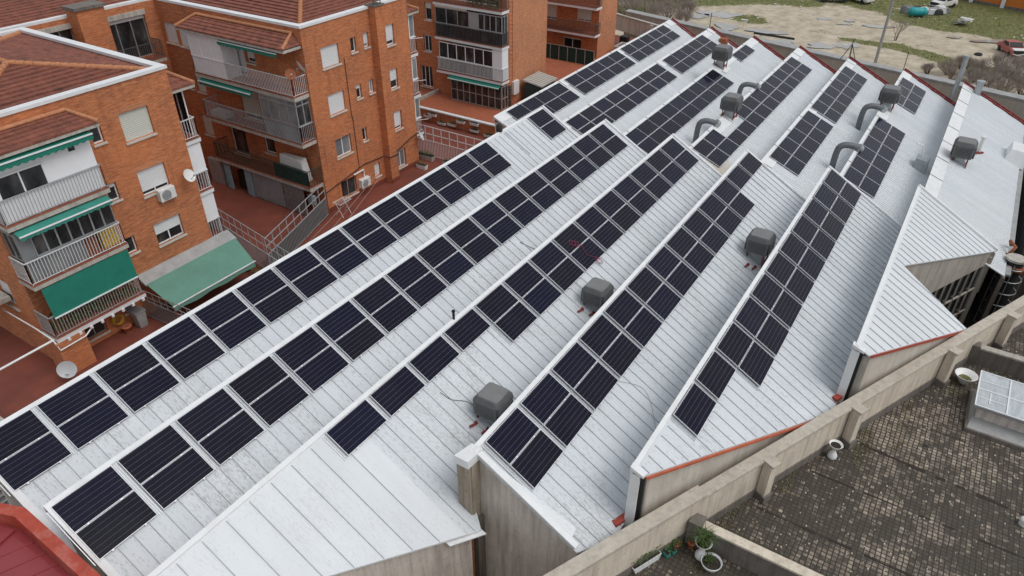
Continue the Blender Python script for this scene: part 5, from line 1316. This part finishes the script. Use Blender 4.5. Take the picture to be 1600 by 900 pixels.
# ------------------------------------------------------------------ red-roofed corner at lower left
rb = thing('red_roof_building', 'red sheet-metal roof with thick red rim at the lower left corner', 'building')
def ring(pts, w, z0, z1, nm, mt):
    for a, b in zip(pts[:-1], pts[1:]):
        MB().bar((a[0],a[1],(z0+z1)/2),(b[0],b[1],(z0+z1)/2),w,z1-z0).build(nm, mt, rb)
rim = [(1.0,20.4),(3.22,19.72),(3.60,18.75),(3.46,12.5)]
m = MB(); W = .32
inn = [(1.0,20.05),(3.0,19.42),(3.27,18.68),(3.14,12.5)]
for k in range(3):
    m.hexa([(*inn[k],5.0),(*inn[k+1],5.0),(*rim[k+1],5.0),(*rim[k],5.0),(*inn[k],7.95),(*inn[k+1],7.95),(*rim[k+1],7.95),(*rim[k],7.95)])
m.build('rim_wall','red_paint',rb)
MB().add([(1.0,20.04,7.45),(3.0,19.41,7.45),(3.26,18.68,7.38),(3.13,12.5,7.38),(-3,12.5,7.9),(-3,18.0,7.9)],[(0,5,4,3,2,1)]).build('roof_sheets','red_sheet',rb)
m = MB()
for k in range(9): y = 18.3-k*.62; m.bar((3.2,y-.35,7.40),(-3,y+1.6,7.93),.05,.07)
m.build('roof_seams','red_sheet',rb); MB().bar((3.05,18.95,7.48),(-1.5,17.6,7.85),.5,.05).build('hip_flashing','red_sheet',rb)

# ------------------------------------------------------------------ rear wall, vacant lot and what lies on it
rw = thing('boundary_wall', 'long rendered wall with broad grey coping behind the sawtooth ridge tips', 'wall')
def RWX(y): return 67.9+.235*y
m = MB(); c = MB()
for k in range(16):
    a = -30+k*4.0; b = a+4.0
    m.hexa([(RWX(a),a,0),(RWX(a)+.3,a,0),(RWX(b)+.3,b,0),(RWX(b),b,0),(RWX(a),a,5.2),(RWX(a)+.3,a,5.2),(RWX(b)+.3,b,5.2),(RWX(b),b,5.2)])
    c.hexa([(RWX(a)-.1,a,5.2),(RWX(a)+.95,a,5.2),(RWX(b)+.95,b,5.2),(RWX(b)-.1,b,5.2),(RWX(a)-.1,a,5.34),(RWX(a)+.95,a,5.34),(RWX(b)+.95,b,5.34),(RWX(b)-.1,b,5.34)])
m.build('wall','rear_wall',rw); c.build('coping','grey_flashing',rw)
# ground sheet with a cover attribute: 1 where grass grows, 0 on bare sandy earth
GR = [(102.2,28,2.2,1.9,1),(101.2,25.9,1.8,1.6,.8),(106,41,4,4,1.1),(109,37,3,3.5,1.1),(111.5,33,2.6,3,1.1),(114.5,29,2.6,3,1),(115,23.7,2,3,.8),(120,16,3,3,1),(117.9,14.4,1.6,2,.8),
      (115.6,11.1,2.2,2,.9),(111.7,8.9,1.6,2,.8),(115,7,2.8,3,1),(111,4.9,2,2,.9),(115.4,3.1,3.4,2.6,1.2),(113.1,.7,2.6,2.4,1.1),(112.7,-1.5,2.4,2.4,1.1),(110.2,-4,2.4,3,1),(122.1,7.9,3,3,1.1),
      (121.3,3.7,4,3,1.3),(98.8,13.6,1.0,1.6,1),(98.2,11.3,1.2,1.6,1),(98.8,8.5,1.5,1.6,1.1),(97.3,5.5,1.4,1.6,1.1),(95.8,3.3,1.5,1.6,1),(95,.7,1.6,2,.9),(93.5,-2.6,2,3,.8),(100.3,17.8,1,2,.45),(97,16.3,.8,2,.4),
      (96.3,42.4,4,5,1),(93,47,5,5,1),(120,-2,7,4,1.1),(128,20,8,10,.8),(124,30,7,9,.9),(118,45,10,10,.8),(130,5,6,6,.9),(104,12,1,1.6,.35),(91,10,1.0,8,.25)]
def cover(x, y):
    v = 0
    for (cx, cy, rx, ry, w) in GR:
        d = ((x-cx)/rx)**2+((y-cy)/ry)**2
        if d < 9: v += w*math.exp(-d*.9)
    return min(1, v)
NX, NY = 130, 150; X0, X1, Y0_, Y1_ = 66, 166, -34, 76
vs = []; cols = []
for j in range(NY+1):
    for i in range(NX+1):
        x = X0+(X1-X0)*i/NX; y = Y0_+(Y1_-Y0_)*j/NY; vs.append((x, y, .05*sin(x*.7+y*.3)*cos(y*.5)-.02)); cols.append(cover(x, y))
fs = [(j*(NX+1)+i, j*(NX+1)+i+1, (j+1)*(NX+1)+i+1, (j+1)*(NX+1)+i) for j in range(NY) for i in range(NX)]
o = MB().add(vs, fs, True).build('lot_ground', 'lot_earth'); ca = o.data.color_attributes.new('cover', 'FLOAT_COLOR', 'POINT')
for k, v in enumerate(cols): ca.data[k].color = (v, v, v, 1)
struct(o, 'sandy vacant lot with patches of grass and vehicle tracks')
struct(MB().add([(-2500,-2500,-.25),(2500,-2500,-.25),(2500,2500,-.25),(-2500,2500,-.25)],[(0,1,2,3)]).build('ground','lot_earth'), 'surrounding open ground')
struct(MB().prism([(2,-.0),(30,-14),(66,-30),(66,22),(2,22)],-.2,-.06).build('yard_ground','dark_concrete'), 'dark concrete yard beside the factory')
def puddle(cx, cy, rx, ry, rot, lab, seed):
    r_ = random.Random(seed); n = 28; ph = [r_.uniform(0,6.28) for _ in range(4)]; p = []
    for k in range(n):
        a = 2*pi*k/n; q = 1+.22*sin(2*a+ph[0])+.16*sin(3*a+ph[1])+.12*sin(5*a+ph[2])+.06*sin(9*a+ph[3])
        x, y = rx*q*cos(a), ry*q*sin(a); p.append((cx+x*cos(rot)-y*sin(rot), cy+x*sin(rot)+y*cos(rot), .065))
    struct(MB().add(p, [tuple(range(n))]).build('puddle','puddle_water'), lab)
for k, (cx, cy, rx, ry) in enumerate([(102.0,31.6,1.9,2.4),(96.3,28.6,1.5,1.6),(96.6,23.5,1.1,2.4),(92.7,21.0,.9,2.6),(93.8,16.1,1.1,1.8),(95.5,13.5,1.3,1.3),(107.0,11.9,.9,1.6),(108.1,15.7,.5,.8),(107.3,18.8,.5,1.2),(106.0,15.9,.4,1.0),(107.3,-1.3,.9,2.2),(106.7,2.9,.5,.9),(99.5,33.8,1.2,1.6)]):
    puddle(cx, cy, rx, ry, .35, 'shallow rain puddle on the vacant lot', k)
gt = MB()
for _ in range(14000):
    x = rnd.uniform(90,126); y = rnd.uniform(-8,46)
    if cover(x, y) < .3+.75*rnd.random(): continue
    a = rnd.uniform(0,6.28); h = rnd.uniform(.05,.18); w = rnd.uniform(.04,.11)
    gt.add([(x-w*cos(a),y-w*sin(a),0),(x+w*cos(a),y+w*sin(a),0),(x+.05,y,h)],[(0,1,2)])
tag(gt.build('grass','grass_blade'), 'short rough grass growing in patches on the vacant lot', 'grass', kind='stuff')
# orange warehouse wall
og = thing('orange_wall', 'bright orange rendered wall with white pilasters at the top right', 'wall')
A_, B_ = Vector((134,14,0)), Vector((122.5,-14,0)); 
def ow_(a, b, off, w, z1, mt, nm):
    p = A_.lerp(B_, a); q = A_.lerp(B_, b); MB().bar((p.x+off,p.y,z1/2),(q.x+off,q.y,z1/2),w,z1).build(nm, mt, og)
ow_(0,1,.15,.3,7,'orange_wall','wall')
for k in range(7): f = .1+k*.145; p = A_.lerp(B_, f); MB().box(p.x-.35,p.x+.1,p.y-.25,p.y+.25,0,6.9).build('pilaster','white_trim',og)
ow_(0,1,-.05,.1,.35,'dark_concrete','base_course')
# lamp post
lp = thing('lamp_post', 'tall grey street lamp post rising behind the rear wall', 'lamp post', loc=(85,8.78,0))
MB().cyl((0,0,0),(0,0,13),.17,.11,12).build('pole','grey_metal',lp); MB().tube([(0,0,12.9),(.4,0,13.4),(1.4,.2,13.6)],.06,6).build('arm','grey_metal',lp); MB().box(1.3,2.1,.05,.35,13.5,13.68).build('lamp_head','grey_metal',lp); MB().box(-.25,.25,-.25,.25,0,.3).build('base','slab_concrete',lp)
for (x, y, h, lab) in ((96.9,26.6,1.0,'thin white signpost with a small flat board beside a puddle'),(98.9,31.9,.8,'thin white stake beside the largest puddle')):
    t_ = thing('stake', lab, 'stake', loc=(x,y,0)); MB().bar((0,0,0),(0,0,h),.09).build('post','white_plastic',t_)
    if h == 1.0: MB().box(-.15,.15,-.45,.45,h,h+.08).build('board','white_plastic',t_)
# wrecked vehicles and scrap
def wreck(x, y, yaw, mat, lab, L=4.1, W=1.65, burnt=True):
    t_ = thing('wrecked_car', lab, 'wrecked car', loc=(x,y,0), rot=(0,0,yaw)); h = W/2
    prof = [(-L/2,.35),(-L/2,.75),(-L/2+.15,.92),(-L/2+.75,.98),(-L/2+1.15,1.38),(.25,1.42),(.95,.98),(L/2-.15,.82),(L/2,.55),(L/2,.35)]
    n = len(prof); vs = [(a,-h*(.86 if z>1.2 else 1),z) for a,z in prof]+[(a,h*(.86 if z>1.2 else 1),z) for a,z in prof]
    MB().add(vs,[tuple(range(n)),tuple(reversed(range(n,2*n)))]+[(i,n+i,n+(i+1)%n,(i+1)%n) for i in range(n)]).build('body',mat,t_,bevel=.05)
    q = MB(); q.hexa([(.30,-h*.76,1.37),(.92,-h*.9,1.02),(.92,h*.9,1.02),(.30,h*.76,1.37),(.33,-h*.76,1.41),(.97,-h*.9,1.05),(.97,h*.9,1.05),(.33,h*.76,1.41)]); q.build('windscreen','black',t_)
    for s_ in (-1,1): MB().hexa([(-L/2+1.2,s_*h*.90,1.0),(.75,s_*h*.98,1.0),(.75,s_*h*1.01,1.0),(-L/2+1.2,s_*h*.99,1.0),(-L/2+1.35,s_*h*.86,1.33),(.3,s_*h*.86,1.36),(.3,s_*h*.90,1.36),(-L/2+1.35,s_*h*.90,1.33)]).build('side_window','black',t_)
    MB().box(L/2-.55,L/2+.02,-h*.8,h*.8,.42,.86).build('engine_bay','black',t_)
    MB().hexa([(L/2-.75,-h*.85,.95),(L/2-.1,-h*.8,.86),(L/2-.1,h*.8,.86),(L/2-.75,h*.85,.95),(L/2-.75,-h*.85,.99),(L/2-.1,-h*.8,.91),(L/2-.1,h*.8,.91),(L/2-.75,h*.85,.99)]).build('crumpled_bonnet','white_plastic',t_)
    MB().tube([(L/2,-h*.9,.5),(L/2+.12,-.3,.42),(L/2+.05,.3,.5),(L/2-.02,h*.9,.62)],.06,6).build('bumper','cloth_white',t_)
    for sx in (-L/2+.8,L/2-.75):
        for s_ in (-1,1): MB().cyl((sx,s_*h-.09*s_,.3),(sx,s_*h+.06*s_,.3),.3,n=14).build('wheel','rubber_black',t_)
    return t_
wreck(102.6,-3.3,radians(205),'car_red','wrecked faded red car without front at the right edge of the lot')
wreck(123.5,6.2,radians(150),'white_plastic','white car wreck with red tail below the orange wall')
wreck(118.8,20.2,radians(120),'car_grey','grey and black car wreck at the top of the lot, left of another')
wreck(120.6,17.0,radians(60),'white_plastic','crumpled white and black car wreck at the top edge of the lot')
ty = thing('tyre','loose black tyre lying beside the red car wreck','tyre',loc=(99.9,-.2,.12)); MB().tube([(.33*cos(a*pi/8),.33*sin(a*pi/8),0) for a in range(17)],.11,8,cap=False).build('rubber','rubber_black',ty)
tk = thing('steel_tank','cyan cylindrical tank on its side with dark straps','tank',loc=(115.6,8.5,.1),rot=(0,0,radians(-62)))
prof = [(0,0),(.3,.04),(.5,.18),(.56,.4),(.56,2.0),(.5,2.22),(.3,2.36),(0,2.4)]
m = MB().lathe(prof,n=20); m.xf(Matrix.Translation((-1.2,0,.56)) @ Matrix.Rotation(pi/2,4,'Y')); m.build('shell','tank_cyan',tk)
for x in (-.75,.65): m = MB().lathe([(.575,0),(.60,.0),(.60,.08),(.575,.08)],n=20); m.xf(Matrix.Translation((x,0,.56)) @ Matrix.Rotation(pi/2,4,'Y')); m.build('strap','tank_cyan',tk); MB().box(x-.05,x+.1,-.5,.5,-.1,.14).build('cradle','dark_concrete',tk)
sc_ = thing('scrap_heap','grey heap of crushed car bodies behind the cyan tank','scrap heap',loc=(118.3,7.6,0),rot=(0,0,radians(-60)))
for k in range(9):
    x = -2.4+k*.62; w = rnd.uniform(.5,.95); h = rnd.uniform(.5,1.0); y = rnd.uniform(-.5,.5)
    MB().hexa([(x-w,y-w,0),(x+w,y-w*.8,0),(x+w*.9,y+w,0),(x-w,y+w*.9,0),(x-w*.7,y-w*.7,h),(x+w*.8,y-w*.6,h*.8),(x+w*.7,y+w*.7,h*1.05),(x-w*.8,y+w*.8,h*.9)]).build('crushed_body',('car_grey','galvanised','black','cloth_white')[k%4],sc_,bevel=.06)
dbs = thing('debris_pile','pile of white and blue panels with pale sheets on the grass','debris',loc=(114.0,2.7,0),rot=(0,0,.5))
for k in range(7):
    x = rnd.uniform(-1,1); y = rnd.uniform(-.8,.8); a = rnd.uniform(0,3); z = .15+.12*k
    m = MB().box(-.8,.8,-.25,.25,-.03,.03); m.xf(Matrix.Translation((x*.6,y*.6,z)) @ Matrix.Rotation(a,4,'Z') @ Matrix.Rotation(rnd.uniform(-.5,.5),4,'X')); m.build('panel',('cloth_white','curtain_blue','sill_stone')[k%3],dbs)
m = MB()
for _ in range(90):
    x = rnd.uniform(93,124); y = rnd.uniform(-6,34); s_ = rnd.uniform(.05,.2); m.box(x-s_,x+s_,y-s_*.6,y+s_*.6,0,s_*.5)
tag(m.build('litter','cloth_white'),'scattered pale litter on the vacant lot','litter',kind='stuff')

# bare shrubs and trees: forking twigs
def twigs(m, p, d, L, r, lev, spread=.55, k0=3):
    q = p+d*L; m.add([p+Vector((r,0,0)), p+Vector((-r*.5,r*.87,0)), p+Vector((-r*.5,-r*.87,0)), q+Vector((r*.6,0,0)), q+Vector((-r*.3,r*.5,0)), q+Vector((-r*.3,-r*.5,0))], [(0,1,4,3),(1,2,5,4),(2,0,3,5)])
    if lev == 0: return
    for _ in range(k0 if lev > 1 else 2):
        n = Vector((rnd.gauss(0,1),rnd.gauss(0,1),rnd.gauss(0,.6))).normalized(); dd = (d+n*spread+Vector((0,0,.12))).normalized()
        twigs(m, q-d*L*rnd.uniform(0,.45), dd, L*rnd.uniform(.6,.85), r*.62, lev-1, spread, k0)
def bush(x, y, z, h, lab, group, stems=5, cat='shrub', lev=4):
    t_ = thing('bare_shrub' if cat == 'shrub' else 'bare_tree', lab, cat, group, (x, y, z)); tr_ = MB(); tw = MB()
    for _ in range(stems):
        a = rnd.uniform(0,6.28); s_ = rnd.uniform(.15,.95) if cat == 'shrub' else .12; d = Vector((cos(a)*s_,sin(a)*s_,1)).normalized(); b = Vector((cos(a)*.15,sin(a)*.15,0)); L = h*rnd.uniform(.22,.34)
        tr_.cyl(b, b+d*L, .045, .03, 6)
        for _ in range(5):
            n = Vector((rnd.gauss(0,1),rnd.gauss(0,1),rnd.gauss(0,.5))).normalized(); twigs(tw, b+d*L*rnd.uniform(.6,1), (d+n*.5).normalized(), h*.27, .022, lev-1)
    tr_.build('trunk','bark',t_); tw.build('twigs','twig',t_); return t_
SH1 = [(92.5,37.5,3.6),(95.5,42,4.4),(98,45.5,4.8),(99.5,40,3.8),(95.5,36.6,3.2),(98,34.8,2.8),(92,41.5,4.6),(90,45,5),(101,37,3.0),(93.5,33.8,2.6)]
for k, (x, y, h) in enumerate(SH1): bush(x, y, 0, h, 'leafless grey shrub, %s of the thicket behind the leftmost ridge tip' % ORD[k+1], 'bare thicket at the upper left of the lot', 15)
SH2 = [(84.5,.5,1.8),(85,-3.2,2.2),(88.5,-.5,1.8),(91,-2.8,2.2),(94,.5,1.4),(95.5,-4.5,2.0),(89,3.8,1.4),(86,-1.5,2.6),(88.5,-3.5,2.8),(90.5,-1.0,2.4),(92,-4.5,2.8),(87.2,1.3,2.0),(90,2.0,2.0),(94.5,-2.5,2.2),(86.5,-5.0,2.6),(92.8,1.0,1.8)]
for k, (x, y, h) in enumerate(SH2): bush(x, y, 0, h, 'leafless brown shrub, %s of the clump behind the right end of the rear wall' % ORD[k+1], 'bare shrubs at the right of the lot', 13)
bush(101.4,9.0,0,3.2,'small bare young tree standing alone beside the lamp post','',3,'tree',4)
for (x,y,h,lab) in ((92.8,44.2,7.0,'taller dark bare tree trunk at the left end of the thicket'),(96.5,40.2,6.0,'tall thin bare tree in the middle of the thicket')): bush(x,y,0,h,lab,'',2,'tree',4)
for o in bpy.data.objects:
    if o.get('group') == '': del o['group']

# yard and neighbouring building at the right edge
nb = thing('neighbour_building', 'pale corrugated-sided building at the right edge behind a dark gap', 'building')
MB().box(44.9,63.0,-14,-5.6,0,4.6).build('walls','grey_concrete',nb); MB().box(44.8,63.1,-14.1,-5.5,4.62,4.75).build('roof','roof_far',nb)
m = MB()
for k in range(90): m.box(44.95+k*.2,45.04+k*.2,-5.59,-5.54,.2,4.6)
m.build('wall_ribs','galvanised',nb)
fp = thing('flue_pipe', 'black flue pipe with pale hoops dropping into the yard beside the tall windows', 'flue', loc=(41.0,-5.05,0))
MB().cyl((0,0,0),(0,0,4.6),.42,n=20).build('pipe','rubber_black',fp)
for k in range(6): MB().tube([(.62*cos(a*pi/10),.62*sin(a*pi/10),.5+k*.75) for a in range(21)],.035,6,cap=False).build('hoop','galvanised',fp)
for a in (0,1.57,3.14,4.71): MB().bar((.62*cos(a),.62*sin(a),.2),(.62*cos(a),.62*sin(a),4.5),.04).build('cage_bar','galvanised',fp)
MB().cyl((0,0,4.6),(0,0,4.72),.48,n=20).build('cap','slab_concrete',fp); MB().box(-.5,.5,-.5,.5,4.1,4.3).build('collar','rust',fp)
yw = thing('yard_wall', 'dark weathered brown concrete wall of the yard beyond the flue', 'wall'); MB().box(43.4,43.7,-16,-5.5,0,4.2).build('wall','dark_concrete',yw)
MB().box(43.7,44.9,-16,-5.6,4.0,4.3).build('ledge','pink_concrete',yw)
tag(MB().tube([(42.6,-4.75,4.6),(42.2,-4.6,5.0),(41.8,-4.9,4.9),(41.6,-4.7,4.5),(42.0,-4.5,4.3)],.09,7).build('valve_pipework','rust'),'rusty tangle of pipework at the low corner of the far roof','pipework')
# open joints and grime-filled seams crossing the patio, plus a damp patch
for (x0, y0, x1, y1, w) in ((23.3,-.8,22.2,-14,.05),(20.9,.4,20.9,-14,.035),(18.2,1.6,18.2,-14,.03),(25.6,-2.2,25.6,-4.2,.03)):
    m = MB(); n = 40
    for k in range(n):
        if rnd.random() < .2: continue
        a = k/n; b = (k+1)/n; q = rnd.uniform(.6,1.7)*w
        xa, ya, xb, yb = x0+(x1-x0)*a, y0+(y1-y0)*a, x0+(x1-x0)*b, y0+(y1-y0)*b
        m.box(min(xa,xb)-q, max(xa,xb)+q, min(ya,yb), max(ya,yb), 4.2, 4.206)
    struct(m.build('patio_joint','soil'), 'dirt-filled expansion joint crossing the patio tiles')
